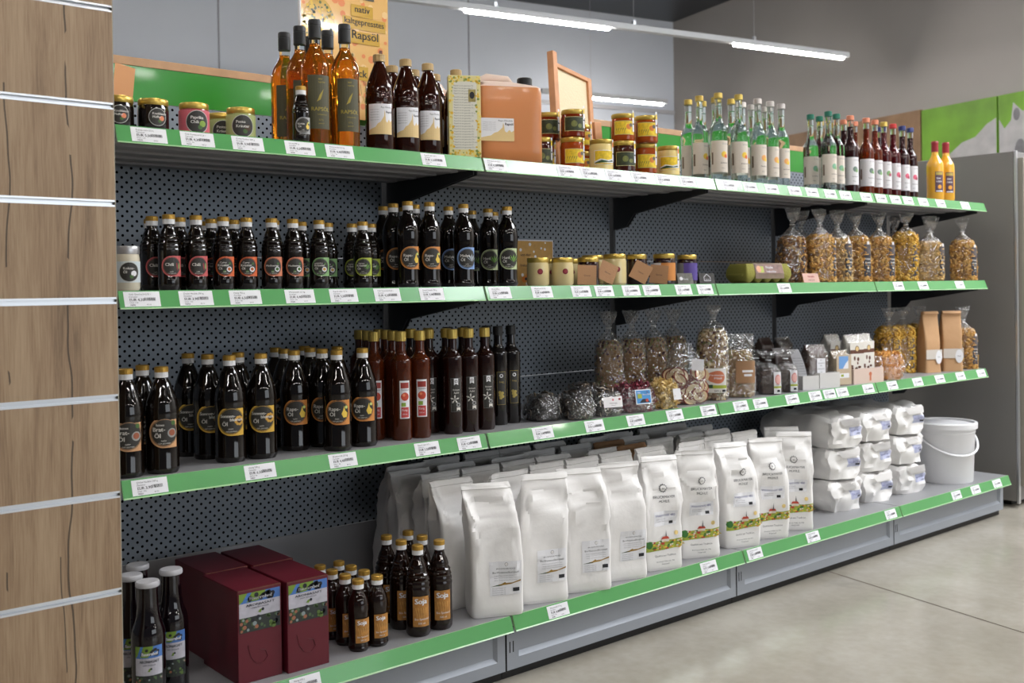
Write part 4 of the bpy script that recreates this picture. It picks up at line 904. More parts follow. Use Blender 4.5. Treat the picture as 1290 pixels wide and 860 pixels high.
def muesli_label(w, d, hf):
    a = Art(); a.rect(-.030, .028, .030, .112, mat('label_line3', (214, 212, 206), .5)); pk = mat('label_salmon', (216, 140, 124), .5); a.disc(0, .082, .022, pk, 1, n=24); a.text('Frühstücks', 0, .086, .008, LW, 2, 'c', bold=1); a.text('Müsli', 0, .075, .010, LW, 2, 'c', bold=1)
    a.rect(-.030, .043, .030, .054, LIME, 1); a.rect(-.030, .044, -.012, .056, mat('forest_green', (40, 74, 40), .5), 2); a.text('500 g', -.01, .032, .008, INK, 2); a.rect(.012, .031, .025, .039, INK, 2); return a, -pi/2+.25
def brown_label(w, d, hf):
    a = Art(); a.rect(-.026, .052, .034, .130, mat('label_brownpaper', (152, 116, 84), .6)); a.rect(-.014, .090, .022, .098, LW, 1); a.rect(-.010, .076, .016, .084, LW, 1); return a, -pi/2+.35
m1 = film_bag('muesli_bag', .112, .085, .245, .330, MU, piece_flake, 1000, .019, .0045, 11, muesli_label, 'muesli', frill=.024)
m2 = film_bag('muesli_bag', .112, .080, .165, .225, MU[:3]+MU[4:5]+MU[2:3]+MU[1:2], piece_flake, 800, .014, .004, 12, brown_label, 'muesli', tie=False)
m3 = film_bag('muesli_bag', .100, .080, .215, .315, [MU[0], MU[2], MU[4], MU[3], MU[2]], piece_flake, 800, .018, .0045, 13, None, 'muesli')
MG = 'tall muesli bags'
for p_, x, y, lb in ((m3, .728, .235, 'tall dark muesli bag, leftmost at the back near the upright'), (m3, .840, .235, 'tall dark muesli bag, second from left at the back'), (m3, .952, .235, 'tall muesli bag right behind the dried apple bag'), (m3, 1.064, .240, 'tall muesli bag between apple bag and labelled muesli'), (m1, 1.085, .085, 'tallest muesli bag with round pink label in the front row')):
    place(p_, USED, x, y, zC, lb, MG, off=0, jit=8, cat='muesli bag')
place(m2, USED, 1.222, .075, zC, 'short muesli bag with brown paper label', None, off=0, cat='muesli bag')
APF, APS = mat('apple_flesh', (222, 200, 160), .6), mat('apple_skin', (134, 46, 40), .5)
def apple_bag():
    root = empty('dried_apple_bag'); rg = random.Random(3); bm = bmesh.new(); w, d, hf = .14, .08, .12
    bag_loft(bm, [(.002, .055, .028, 0, 0), (.05, .056, .030, 0, 0), (.10, .045, .022, 0, 0)], 20, 2.6, .01, 3, 40, mi=1)
    for k in range(46):
        th = rg.uniform(0, 2*pi); z = rg.uniform(.02, .105); x, y = superell(th, .060-.1*max(0, z-.07), .033, 2.6)
        nrm = Vector((x*.4, y*1.5, rg.uniform(-.02, .03))).normalized(); M = Matrix.Translation((x, y, z)) @ nrm.to_track_quat('Z', 'Y').to_matrix().to_4x4() @ Matrix.Rotation(rg.uniform(-.5, .5), 4, 'Y')
        piece_slice(bm, M, .056, .0045, 1, rg)
    for v in bm.verts: v.co.z = max(v.co.z, .0015)
    fin('apple_slices', bm, [APF, APS], root, True, 40)
    up = [(.0005, .060, .036, 0, 0), (.02, .070, .046, 0, 0), (.08, .072, .050, 0, 0), (.12, .066, .044, 0, 0), (.16, .05, .030, -.004, 0), (.19, .034, .018, -.008, 0), (.205, .030, .006, -.012, 0)]
    fine = [tuple(a[j]*(1-k/5)+b[j]*k/5 for j in range(5)) for a, b in zip(up, up[1:]) for k in range(5)]+[up[-1]]
    bm = bmesh.new(); rings = bag_loft(bm, fine, 40, 2.4, 0, 0, 1, False); bm.faces.new(rings[0][::-1])
    for ring in rings[1:]:
        for v in ring:
            k = .002 if v.co.z < .11 else .008; nv = noise.noise_vector(v.co*60); v.co += Vector((nv.x, nv.y, nv.z*.5))*k
            v.co.z = max(v.co.z, .0006)
    fin('film', bm, FILM, root)
    bm = bmesh.new(); box(bm, .008, .048, -.058, -.0565, .118, .156, .0004); bm.transform(Matrix.Rotation(.06, 4, 'Y')); lb = fin('label', bm, PAPER, root)
    return root
place(apple_bag(), USED, .925, .072, zC, 'clear bag of dried red apple rings with white label', None, off=6, jit=0, cat='dried fruit bag')

def pillow_bag(name, w, d, h, mats_, piece, count, L, rr, seed, art=None, filmm=None, fname='filling', core=None):
    root = empty(name); rg = random.Random(seed); bm = bmesh.new()
    prof = [(.002, .80), (h*.25, 1), (h*.6, .96), (h*.85, .75), (h*.93, .35)]
    secs = [(z, w*.46*k, d*.46*k, 0, 0) for z, k in prof]
    filling(fname, secs, mats_, piece, count, L, rr, seed, root, 3.4)
    up = [(.0006, w*.45, d*.42, 0, 0), (h*.15, w*.50, d*.49, 0, 0), (h*.6, w*.50, d*.48, 0, 0), (h*.85, w*.44, d*.40, 0, 0), (h*.97, w*.28, d*.22, 0, 0), (h, w*.06, d*.05, 0, 0)]
    fine = [tuple(a[j]*(1-k/4)+b[j]*k/4 for j in range(5)) for a, b in zip(up, up[1:]) for k in range(4)]+[up[-1]]
    bm = bmesh.new(); rings = bag_loft(bm, fine, 44, 3.2, 0, 0, 1, True)
    for v in bm.verts:
        if v.co.z > .002: nv = noise.noise_vector(v.co*55+Vector((seed, 0, 0))); v.co += Vector((nv.x, nv.y, nv.z))*.005; v.co.z = max(v.co.z, .0006)
    # crimped ears of the film at both ends
    for s_ in (-1, 1):
        n_ = 8; A_ = [bm.verts.new((s_*w*.49, d*(k/n_-.5)*.8, h*.45+.006*sin(k*2.3+seed))) for k in range(n_+1)]; B_ = [bm.verts.new((s_*(w*.49+.009), d*(k/n_-.5)*.95, h*.45+.012*sin(k*1.7+seed*2))) for k in range(n_+1)]
        for k in range(n_): bm.faces.new((A_[k], A_[k+1], B_[k+1], B_[k]))
    fin('film', bm, filmm or FILM, root)
    if art: art(root, w, d, h)
    return root
MUSH = [mat('mushroom_dark', (34, 28, 24), .6), mat('mushroom_mid', (70, 58, 46), .6), mat('mushroom_black', (22, 18, 17), .5), mat('mushroom_light', (120, 104, 84), .6)]
def card_label(x, y0, z0, w_, h_, rgb, draw=None, tilt=-.18):
    def g(root, w, d, h):
        M = Matrix.Translation((x, y0, z0)) @ Matrix.Rotation(tilt, 4, 'X')
        bm = bmesh.new(); box(bm, -w_/2, w_/2, 0, .0008, 0, h_); bm.transform(M); lb = fin('label', bm, mat('label_card%d%d%d' % rgb, rgb, .5), root)
        if draw:
            a = Art(); draw(a, w_, h_); a.build('print', lambda u_, v, hh: M @ Vector((u_, -hh, v)), lb, step=None)
    return g
def lab1(a, w, h): a.text('Pilzmischung', 0, h*.35, h*.16, INK, 1, 'c'); a.text('getrocknet', 0, h*.16, h*.11, INK, 1, 'c'); a.disc(0, h*.72, h*.10, mat('label_rose', (206, 100, 112), .5), 1, n=12); a.rect(w*.30, h*.66, w*.42, h*.84, mat('wax_inner', (150, 52, 62), .4), 1)
def lab2(a, w, h):
    a.rect(-w*.46, h*.06, w*.46, h*.94, mat('label_skyblue', (70, 140, 200), .5), 0); a.rect(-w*.38, h*.4, -w*.1, h*.7, LIME, 1); a.text('Rote Bete', -w*.05, h*.6, h*.17, LW, 2, bold=1); a.poly([(-w*.3, h*.1), (-w*.1, h*.34), (w*.2, h*.36), (w*.4, h*.1)], mat('print_berry', (26, 28, 36), .45), 1); a.disc(w*.2, h*.25, h*.12, mat('tomato_red', (186, 66, 44), .5), 2, n=10); a.text('Chips', -w*.4, h*.76, h*.13, LW, 2, bold=1)
q = pillow_bag('dried_mushroom_bag', .105, .115, .080, MUSH, piece_slice, 60, .022, .004, 21, None, FILM2, 'mushrooms')
place(q, USED, .305, .105, zC, 'small dark dried mushroom bag beside the black vinegar', 'clear bags lying on the third shelf', rz=-.1, cat='dried food bag')
q = pillow_bag('dried_mushroom_bag', .100, .125, .082, MUSH, piece_slice, 70, .024, .004, 22, None, FILM2, 'mushrooms')
place(q, USED, .395, .060, zC, 'crinkled dark mushroom bag with shiny film, no label', 'clear bags lying on the third shelf', rz=-.15, cat='dried food bag')
q = pillow_bag('dried_mushroom_bag', .105, .115, .084, MUSH+[mat('mushroom_cream', (206, 192, 170), .6)], piece_slice, 80, .022, .004, 23, card_label(0, -.063, .030, .066, .032, (224, 222, 222), lab1), FILM, 'mushrooms')
place(q, USED, .513, .055, zC, 'dried mushroom bag with white label and red mark', 'clear bags lying on the third shelf', rz=-.25, cat='dried food bag')
BEET = [mat('beet_a', (112, 28, 50), .5), mat('beet_b', (84, 20, 38), .5), mat('beet_c', (140, 48, 66), .5)]
q = pillow_bag('beetroot_chips_bag', .140, .115, .085, BEET, piece_strip, 260, .045, .004, 24, card_label(.0, -.064, .028, .060, .046, (226, 228, 230), lab2), FILM, 'beetroot_chips')
place(q, USED, .652, .060, zC, 'beetroot chips bag with sky blue label', 'clear bags lying on the third shelf', rz=-.2, cat='dried food bag')
q = pillow_bag('dried_ginger_bag', .075, .11, .082, [mat('ginger_a', (220, 194, 128), .6), mat('ginger_b', (198, 166, 98), .6)], piece_strip, 170, .045, .006, 25, card_label(.018, -.060, .030, .030, .036, (222, 222, 226)), FILM, 'dried_strips')
place(q, USED, .788, .055, zC, 'bag of pale yellow dried strips with small white label', 'clear bags lying on the third shelf', rz=-.2, cat='dried food bag')
q = pillow_bag('dried_mushroom_bag', .15, .12, .088, MUSH, piece_slice, 70, .024, .004, 26, None, FILM2, 'mushrooms')
place(q, USED, .560, .190, zC, 'dark mushroom bag in the second row behind the labelled bags', 'clear bags lying on the third shelf', rz=.1, cat='dried food bag')

# chocolate, cocoa and cow-patterned packets in little boxes
CHO = [mat('choc_a', (64, 38, 30), .5), mat('choc_b', (46, 26, 22), .5), mat('choc_c', (84, 54, 44), .5)]
def oval_label(w, d, hf):
    a = Art(); a.rect(-.014, .004, .014, .082, LW); a.disc(0, .055, .011, mat('label_rose2', (196, 110, 112), .5), 1, n=18, ry=.018); a.disc(0, .055, .009, mat('label_rose3', (226, 176, 170), .5), 2, n=18, ry=.015); a.rect(-.014, .024, .014, .031, LIME, 1); a.text('Kakao', 0, .034, .006, INK, 2, 'c'); a.rect(-.004, .010, .008, .018, INK, 2); return a, -pi/2+.55
k1 = film_bag('cocoa_bag', .085, .060, .095, .155, CHO, piece_flake, 260, .010, .003, 31, oval_label, 'cocoa_nibs', frill=.034, filmm=FILM2)
for x, y, lb in ((1.368, .050, 'small dark cocoa bag with pink oval label, left of the pair'), (1.475, .052, 'small dark cocoa bag with pink oval label, right of the pair')): place(k1, USED, x, y, zC, lb, 'cocoa bags with pink oval labels', off=4, jit=2, cat='cocoa bag')
place(k1, USED, 1.430, .150, zC, 'cocoa bag in the second row behind the oval labelled pair', 'cocoa bags with pink oval labels', off=10, jit=2, cat='cocoa bag')
def display_box(w, d, h, m, name='display_box', print_=None):
    root = empty(name); bm = bmesh.new(); t = .0015
    box(bm, -w/2, w/2, 0, d, 0, t); box(bm, -w/2, w/2, 0, t, t, h); box(bm, -w/2, w/2, d-t, d, t, h); box(bm, -w/2, -w/2+t, t, d-t, t, h); box(bm, w/2-t, w/2, t, d-t, t, h)
    fin('tray', bm, m, root)
    if print_: a = Art(); print_(a, w, h); a.build('print', flat(-.0002), root, step=None)
    return root
WCARD = mat('white_card', (206, 204, 202), .6); PCARD = mat('pink_card', (206, 184, 172), .6)
q = display_box(.075, .10, .052, WCARD); place(q, USED, 1.600, .030, zC, 'small white display box holding a curled paper strip', 'open display boxes', rz=-.3, cat='box')
q = display_box(.100, .10, .058, WCARD); place(q, USED, 1.712, .020, zC, 'white display box in front of the tall brown bag', 'open display boxes', rz=-.25, cat='box')
q = display_box(.185, .11, .060, PCARD, print_=lambda a, w, h: (a.disc(w*.05, h*.6, .009, mat('label_salmon', (216, 140, 124), .5), 0, n=14), a.rect(w*.02, h*.15, w*.08, h*.5, mat('label_salmon', (216, 140, 124), .5), 1)))
place(q, USED, 1.975, .012, zC, 'wide pinkish display box below the brown and white packets', 'open display boxes', rz=-.12, cat='box')
root = empty('paper_strip', (1.585, .060, zC+.002), -.5); tagp(root, 'curled white printed paper strip standing in the small white box', 'leaflet')
bm = bmesh.new(); prev = None; pts_ = []
for k in range(13):
    t = k/12; z = .150*t; xo = -.030*(t**2)*1.3; pts_.append((xo, z))
for s_, th in ((0, 0),):
    L1 = [bm.verts.new((xo-.022+.030*t_, 0, z)) for (xo, z), t_ in zip(pts_, [k/12*.2 for k in range(13)])]; L2 = [bm.verts.new((xo+.026, 0, z)) for xo, z in pts_]
    for k in range(12): bm.faces.new((L1[k], L2[k], L2[k+1], L1[k+1]))
bmesh.ops.solidify(bm, geom=bm.faces[:], thickness=.0008); fin('paper', bm, PAPER, root)
a = Art()
for k in range(8): a.text('kakao schokolade', -.018, .045+.010*k, .006, mat('ink_soft', (140, 140, 145), .6), 0)
a.build('print', lambda u_, v, h: Vector((u_-.039*(v/.150)**2+.003, -.0012-h, v)), root, step=None)
BRWN = mat('brown_pack', (84, 56, 46), .45)
def brick_bag(name, w, d, h, m, seed, top=.02, film=True, artf=None):
    root = empty(name); bm = bmesh.new()
    secs = [(.001, w*.48, d*.46, 0, 0), (.01, w*.5, d*.5, 0, 0), (h*.5, w*.5, d*.5, 0, 0), (h-top*1.5, w*.49, d*.44, 0, 0), (h-top*.6, w*.48, d*.16, 0, 0), (h, w*.48, .003, 0, 0)]
    fine = [tuple(a[j]*(1-k/4)+b[j]*k/4 for j in range(5)) for a, b in zip(secs, secs[1:]) for k in range(4)]+[secs[-1]]
    rings = bag_loft(bm, fine, 44, 5, .003, seed, 30); body = fin('pack_body', bm, m, root, True, 50)
    if film:
        bm = bmesh.new(); fine2 = [(z*1.02 if z > .02 else z, a_+.002, b_+.002, dx, dy) for z, a_, b_, dx, dy in fine]; rings = bag_loft(bm, fine2, 44, 5, .004, seed+5, 45, False); fin('film', bm, FILM, root)
    if artf:
        a = artf(w, h); a.build('label', lambda u_, v, hh: Vector((u_, -d*.5-.0035-hh, v)), root, step=None)
    return root
def white_list(w, h):
    a = Art(); a.rect(-.016, .040, .026, .110, PAPER)
    for k, z in enumerate((.102, .090, .080, .068, .056)): a.text('Kakaopulver' if k % 2 else 'Bio', .005, z, .0065, INK, 1, 'c')
    return a
q = brick_bag('cocoa_bag', .100, .06, .160, BRWN, 1, artf=white_list); place(q, USED, 1.705, .085, zC+.0016, 'tall brown cocoa bag with white list label', None, rz=-.25, cat='cocoa bag')
def blue_label(w, h):
    a = Art(); a.rect(-.038, .004, .038, .120, mat('label_linen', (190, 172, 148), .6)); a.rect(-.026, .066, .022, .115, mat('label_skyblue2', (110, 156, 210), .5), 1); a.poly([(-.006, .066), (.022, .066), (.022, .098), (.010, .088)], LW, 2); a.rect(-.022, .030, .026, .048, LW, 1); a.rect(-.016, .035, -.002, .044, LIME, 2); return a
q = brick_bag('grain_bag', .085, .055, .135, mat('grain_pack', (176, 158, 132), .6), 2, artf=blue_label); place(q, USED, 1.825, .055, zC, 'linen coloured packet with blue mill picture label', None, rz=-.25, cat='packet')
def cow(w, h):
    a = Art(); W_ = mat('pack_white', (214, 210, 202), .5); B_ = mat('pack_brown', (96, 58, 44), .5); a.rect(-w*.44, .004, w*.44, h*.86, W_)
    rr = random.Random(9)
    for k in range(16): a.disc(rr.uniform(-w*.36, w*.36), rr.uniform(.02, h*.62), rr.uniform(.004, .011), B_, 1+k % 2, n=9, ry=rr.uniform(.004, .010))
    a.rect(-w*.44, h*.62, w*.44, h*.70, B_, 1); a.disc(0, h*.72, .012, B_, 2, n=16); a.disc(0, h*.72, .0095, mat('label_cream', (214, 186, 132), .55), 3, n=16); return a
q = brick_bag('cow_pattern_packet', .088, .05, .190, mat('pack_white', (214, 210, 202), .5), 3, artf=cow)
place(q, USED, 1.925, .058, zC+.0016, 'brown and white cow-patterned packet, left in the pinkish box', 'cow-patterned packets', rz=-.18, cat='packet'); place(q, USED, 2.020, .066, zC+.0016, 'brown and white cow-patterned packet, right in the pinkish box', 'cow-patterned packets', rz=-.05, cat='packet')
q = brick_bag('cow_pattern_packet', .088, .05, .190, mat('pack_white', (214, 210, 202), .5), 4, artf=cow); place(q, USED, 1.940, .160, zC, 'cow-patterned packet in the second row behind the pinkish box', 'cow-patterned packets', rz=-.1, cat='packet')
DKB = mat('dark_packet', (50, 36, 32), .35, coat=.2)
for i, (x, y, hh, rz, lb) in enumerate(((1.400, .260, .165, .1, 'dark brown packet, leftmost of the back row beside the upright'), (1.500, .265, .185, -.1, 'dark brown packet, second in the back row'), (1.605, .245, .190, .15, 'dark brown packet behind the curled paper strip'), (1.710, .235, .185, 0, 'dark brown packet behind the tall cocoa bag'), (1.560, .140, .155, -.2, 'dark brown packet in the middle between the cocoa bags'))):
    q = brick_bag('chocolate_packet', .092, .055, hh, DKB, 10+i, film=(i % 2 == 1)); place(q, USED, x, y, zC, lb, 'dark packets at the back of the third shelf', rz=rz, cat='packet')
# pasta bag lying, small pasta bag, red bag behind
q = pillow_bag('pasta_bag', .22, .10, .110, [mat('pasta_orange_a', (206, 142, 60), .6), mat('pasta_orange_b', (186, 120, 44), .6), mat('pasta_orange_c', (220, 164, 84), .6)], piece_fusilli, 340, .028, .006, 41, None, FILM, 'pasta')
place(q, USED, 2.215, .085, zC, 'orange pasta bag lying on its side right of the pinkish box', 'lying bags of pasta', rz=-.1, cat='pasta bag')
q = pillow_bag('pasta_bag', .10, .05, .062, [mat('pasta_orange_a', (206, 142, 60), .6), mat('pasta_orange_b', (186, 120, 44), .6)], piece_fusilli, 120, .018, .0036, 42, None, FILM, 'pasta')
place(q, USED, 2.150, .018, zC, 'small orange pasta bag lying in front of the big one', 'lying bags of pasta', rz=-.25, cat='pasta bag')
q = pillow_bag('tea_bag_packet', .13, .10, .130, [mat('hibiscus_a', (96, 20, 44), .5), mat('hibiscus_b', (70, 14, 34), .5)], piece_flake, 200, .014, .003, 43, None, FILM2, 'dried_petals')
place(q, USED, 2.130, .190, zC, 'dark red bag of dried petals behind the lying pasta bag', None, rz=.1, cat='dried food bag')
def kraft_bag(seed, h=.27):
    root = empty('brown_paper_bag'); w, d = .090, .060; bm = bmesh.new()
    secs = [(.0005, w*.5, d*.5, 0, 0), (h*.5, w*.5, d*.48, 0, 0), (h*.70, w*.5, d*.34, .002, 0), (h*.90, w*.49, d*.14, .004, 0), (h*.955, w*.48, .008, .004, -.002), (h*.96, w*.48, .012, .004, -.006), (h, w*.48, .008, .004, -.004)]
    fine = [tuple(a[j]*(1-k/4)+b[j]*k/4 for j in range(5)) for a, b in zip(secs, secs[1:]) for k in range(4)]+[secs[-1]]
    rings = bag_loft(bm, fine, 44, 8, .003, seed, 22); body = fin('bag_body', bm, mat('kraft_bag', (186, 146, 106), .7, bump=.15, bscale=25), root, True, 45)
    a = Art(); a.rect(-.046, .060, .046, .102, mat('band_label', (198, 190, 182), .5)); a.disc(.026, .068, .018, LW, 1, n=20, ry=.030); a.text('Mehl', .018, .066, .008, INK, 2)
    a.build('label', lambda u_, v, hh: Vector((u_, -d*.5-.0035-hh, v)), root, step=None); return root
q = kraft_bag(3); place(q, USED, 2.590, .085, zC, 'brown paper bag with grey band label, left one', 'brown paper bags', rz=-.30, cat='paper bag')
q = kraft_bag(8); place(q, USED, 2.715, .050, zC, 'brown paper bag with white oval label, right one', 'brown paper bags', rz=-.65, cat='paper bag')

# ------------------------------------------------------------------ flour bags on the base shelf
FLOUR = mat('flour_paper', (230, 228, 226), .5, bump=.22, bscale=14)
FLOURB = mat('flour_paper_brown', (150, 112, 76), .65, bump=.12, bscale=26)
LANDG = mat('print_field', (150, 164, 60), .5, var=.25, vscale=120)
def gear(a, cx_, cv, R):
    g_ = mat('print_grey', (70, 72, 76), .5)
    for k in range(12):
        t = k*pi/6; c, s = cos(t), sin(t); a.poly([(cx_+R*c*.9-s*R*.12, cv+R*s*.9+c*R*.12), (cx_+R*c*.9+s*R*.12, cv+R*s*.9-c*R*.12), (cx_+R*1.2*c+s*R*.1, cv+R*1.2*s-c*R*.1), (cx_+R*1.2*c-s*R*.1, cv+R*1.2*s+c*R*.1)], g_, 0)
    a.disc(cx_, cv, R, g_, 1, n=24); a.disc(cx_, cv, R*.86, FLOUR, 2, n=24); a.text('BM', cx_, cv-R*.2, R*.5, g_, 3, 'c')
def plain_flour_art(w, h):
    a = Art(); x = w*.12; lt = mat('print_label', (224, 224, 227), .5); a.rect(x-.042, .058, x+.046, .148, lt, 0); g_ = mat('print_grey', (70, 72, 76), .5)
    gear(a, x+.004, .140, .0045); a.text('BRUCKMAYER MÜHLE', x+.002, .127, .0052, g_, 2, 'c'); a.text('Bio-Weizenvollkornmehl', x+.002, .1165, .0072, g_, 2, 'c')
    for k in range(3): a.text('Zutaten: Weizen aus kontrolliertem Anbau', x-.030, .109-.006*k, .0036, mat('ink_soft', (140, 140, 145), .6), 2)
    a.poly([(x-.040, .083), (x-.01, .088), (x+.0, .093), (x+.003, .090), (x+.020, .090), (x+.044, .097), (x+.044, .093), (x+.015, .086)], mat('print_gold', (150, 116, 44), .5), 1); a.poly([(x-.040, .083), (x-.02, .0865), (x-.005, .084)], mat('forest_green', (40, 74, 40), .5), 2)
    for k in range(4): a.text('Mindestens haltbar bis', x-.036, .076-.0055*k, .0042, mat('ink_soft', (140, 140, 145), .6), 2)
    a.rect(x+.022, .066, x+.040, .076, INK, 2); return a
def print_flour_art(w, h):
    a = Art(); g_ = mat('print_grey', (70, 72, 76), .5); gear(a, 0, .252, .011); a.text('BRUCKMAYER', 0, .222, .0115, g_, 1, 'c'); a.text('MÜHLE', 0, .208, .0115, g_, 1, 'c')
    lt = mat('print_label', (224, 224, 227), .5); a.rect(-.040, .138, .044, .182, lt, 0); bl = mat('print_blue', (96, 100, 150), .5); a.text('Weizenmehl 480', 0, .166, .0105, bl, 1, 'c')
    for k in range(2): a.text('Zutaten: Weizen', -.030, .156-.006*k, .005, mat('ink_soft', (140, 140, 145), .6), 1)
    a.rect(.016, .142, .030, .151, INK, 1)
    W2 = w*.485
    a.poly([(-W2, .060), (W2, .068), (W2, .096), (W2*.5, .092), (0, .094), (-W2*.5, .090), (-W2, .092)], LANDG, 0)
    a.disc(-W2*.84, .082, .012, mat('forest_green2', (54, 110, 48), .5, var=.3, vscale=90), 1, n=14); rr = random.Random(4)
    cs = [mat('roof_red', (178, 66, 46), .5), mat('field_yellow', (214, 190, 60), .5), mat('forest_green2', (54, 110, 48), .5, var=.3, vscale=90), mat('field_orange', (204, 150, 70), .5), mat('house_white', (214, 206, 190), .5)]
    for k in range(60): a.disc(rr.uniform(-W2*.68, W2*.95), rr.uniform(.066, .090), rr.uniform(.003, .008), cs[k % 5], 1+k % 3, n=6, ry=.0028)
    a.rect(-.012, .088, .014, .096, cs[4], 2); a.poly([(-.014, .096), (.016, .096), (.010, .104), (-.008, .104)], cs[0], 3); a.poly([(.002, .100), (.007, .100), (.0045, .124)], g_, 3); a.disc(W2*.62, .112, .007, mat('print_sun', (226, 200, 130), .5), 1, n=12)
    a.text('Qualität aus Tradition', 0, .043, .0085, g_, 1, 'c'); a.text('Bruckmayer Mühle seit 1700', 0, .026, .0055, g_, 1, 'c'); a.text('Weizenmehl', 0, .018, .0055, g_, 1, 'c'); return a
def flour_bag(seed, artf, w=.146, d=.092, h=.350, m=None, lean=0):
    root = empty('flour_bag'); rg = random.Random(seed); bm = bmesh.new(); hf = h*.74
    sx_ = rg.uniform(-.024, .020); sy_ = rg.uniform(-.016, .014)
    keys = [(.0005, w*.485, d*.46, 0, 0), (.010, w*.5, d*.5, 0, 0), (hf*.5, w*.505, d*.52, 0, 0), (hf*.9, w*.5, d*.50, sx_*.3, 0), (hf*1.05, w*.49, d*.40, sx_*.5, sy_*.4), (h*.88, w*.485, d*.22, sx_*.8, sy_*.8), (h*.955, w*.48, d*.07, sx_, sy_), (h*.96, w*.482, d*.075, sx_, sy_-.003), (h*.985, w*.48, .006, sx_*1.1, sy_*1.1), (h, w*.48, .003, sx_*1.2, sy_*1.3)]
    fine = [tuple(a[j]*(1-k/5)+b[j]*k/5 for j in range(5)) for a, b in zip(keys, keys[1:]) for k in range(5)]+[keys[-1]]
    seg = 56; rings = []
    for (z, a_, b_, dx, dy) in fine:
        ring = []
        for i in range(seg):
            x, y = superell(2*pi*i/seg, a_, b_, 7); v = Vector((x, y, z))
            # soft dents, sharper creases towards the top
            n1_ = noise.noise(Vector((x*15+seed*3.1+z*5, y*15, z*7))); n2_ = abs(noise.noise(Vector((x*24+seed-z*14, y*24+3, z*9))))
            k = min(1, z/.05)*(.007+.012*max(0, (z-hf*.45)/(h*.5)))*min(1, b_/.02)
            out = Vector((x/a_*.6, y/max(b_, .01), 0)); out = out.normalized() if out.length > 0 else out; out.x *= .35
            rd = max(0, 1-abs(noise.noise(Vector((x*9+z*9+seed*1.7, y*9, z*8-x*10))))*5)**2
            rd2 = max(0, 1-abs(noise.noise(Vector((x*13-z*10+seed*4.1, y*13, z*9+x*8))))*6)**2
            v += out*(n1_*k*1.2-n2_*k*1.2+(rd-rd2)*.0060*min(1, max(0, (z-.05)/.10))*min(1, b_/.02))
            # gusset pulled in on the narrow sides near the top
            g_ = max(0, (z-hf*.75)/(h*.95-hf*.75)); g_ = min(1, g_)
            if abs(x) > a_*.9 and abs(y) < b_*.7: v.x -= math.copysign(.020*g_*(1-abs(y)/(b_*.7)), x)*min(1, b_/.012)
            ring.append(bm.verts.new((v.x+dx, v.y+dy, z+(.004*noise.noise(Vector((x*30, seed, 0))) if z > h*.97 else 0))))
        rings.append(ring)
    for A_, B_ in zip(rings, rings[1:]):
        for i in range(seg): bm.faces.new((A_[i], A_[(i+1) % seg], B_[(i+1) % seg], B_[i]))
    bm.faces.new(rings[0][::-1]); bm.faces.new(rings[-1])
    bmesh.ops.recalc_face_normals(bm, faces=bm.faces)
    tree = BVHTree.FromBMesh(bm); body = fin('paper_bag', bm, m or FLOUR, root, True, 32)
    if artf:
        def fm(u_, v, hh):
            hit = tree.ray_cast(Vector((u_, -1, v)), Vector((0, 1, 0)))
            y = hit[0].y if hit[0] is not None else -d/2
            return Vector((u_, y-.0009-hh, v))
        artf(w, h).build('printed_label', fm, root, step=.005, vstep=.007, eps=.0005)
    return root
fp = [flour_bag(s, plain_flour_art) for s in (1, 2, 3, 4)]
fq = [flour_bag(s, print_flour_art, .138, .088, .345) for s in (6, 7, 8, 9)]
FG = 'white flour bags with small label'; FG2 = 'white flour bags with printed village band'
fr = [(fp[0], -.012, -.042, -.42, 'plain white flour bag, leftmost of the front row, beside the soya bottles'), (fp[1], .160, -.036, -.38, 'plain white flour bag, second from left in the front row'),
      (fp[2], .325, -.045, -.40, 'creased plain white flour bag, third from left in the front row'), (fp[3], .488, -.036, -.33, 'plain white flour bag with label, left of the first printed bag')]
for p_, x, y, rz, lb in fr: place(p_, USED, x, y, zD, lb, FG, rz=rz, cat='flour bag')
fr = [(fq[0], .652, -.040, -.28, 'printed flour bag, leftmost of those with the village band'), (fq[1], .850, -.030, -.50, 'printed flour bag turned so its side text shows'),
      (fq[2], 1.056, -.036, -.32, 'printed flour bag standing over the rail joint'), (fq[3], 1.225, -.032, -.45, 'printed flour bag, second from right in the front row'), (fq[0], 1.392, -.022, -.70, 'printed flour bag, rightmost of the front row'),
      (fq[1], 1.510, .095, -.70, 'printed flour bag behind the rightmost one')]
for p_, x, y, rz, lb in fr: place(p_, USED, x, y, zD, lb, FG2, rz=rz, cat='flour bag')
rowsb = [(.084, 'second row'), (.186, 'third row'), (.288, 'fourth row'), (.390, 'back row')]
cols = [(-.035, 'left end column'), (.125, 'second column'), (.285, 'third column'), (.445, 'fourth column'), (.610, 'fifth column'), (.775, 'sixth column'), (.925, 'seventh column'), (1.102, 'eighth column'), (1.255, 'ninth column')]
fb = [flour_bag(s, None, d=.086) for s in (21, 22, 23, 24, 25)]
brown = flour_bag(31, None, d=.086, m=FLOURB)
for ri, (y, rw) in enumerate(rowsb):
    for ci, (x, cw) in enumerate(cols):
        if (ri, ci) in ((2, 5), (1, 5)):
            place(brown, USED, x+.01, y, zD, 'brown paper flour bag among the white ones, %s' % rw, 'brown flour bags', rz=rnd.uniform(-.08, .05), cat='flour bag'); continue
        place(fb[(ci+2*ri) % 5], USED, x+rnd.uniform(-.008, .008), y, zD, 'white paper flour bag, %s, %s' % (cw, rw), 'flour bags standing behind the front row', rz=rnd.uniform(-.05, .04), cat='flour bag')

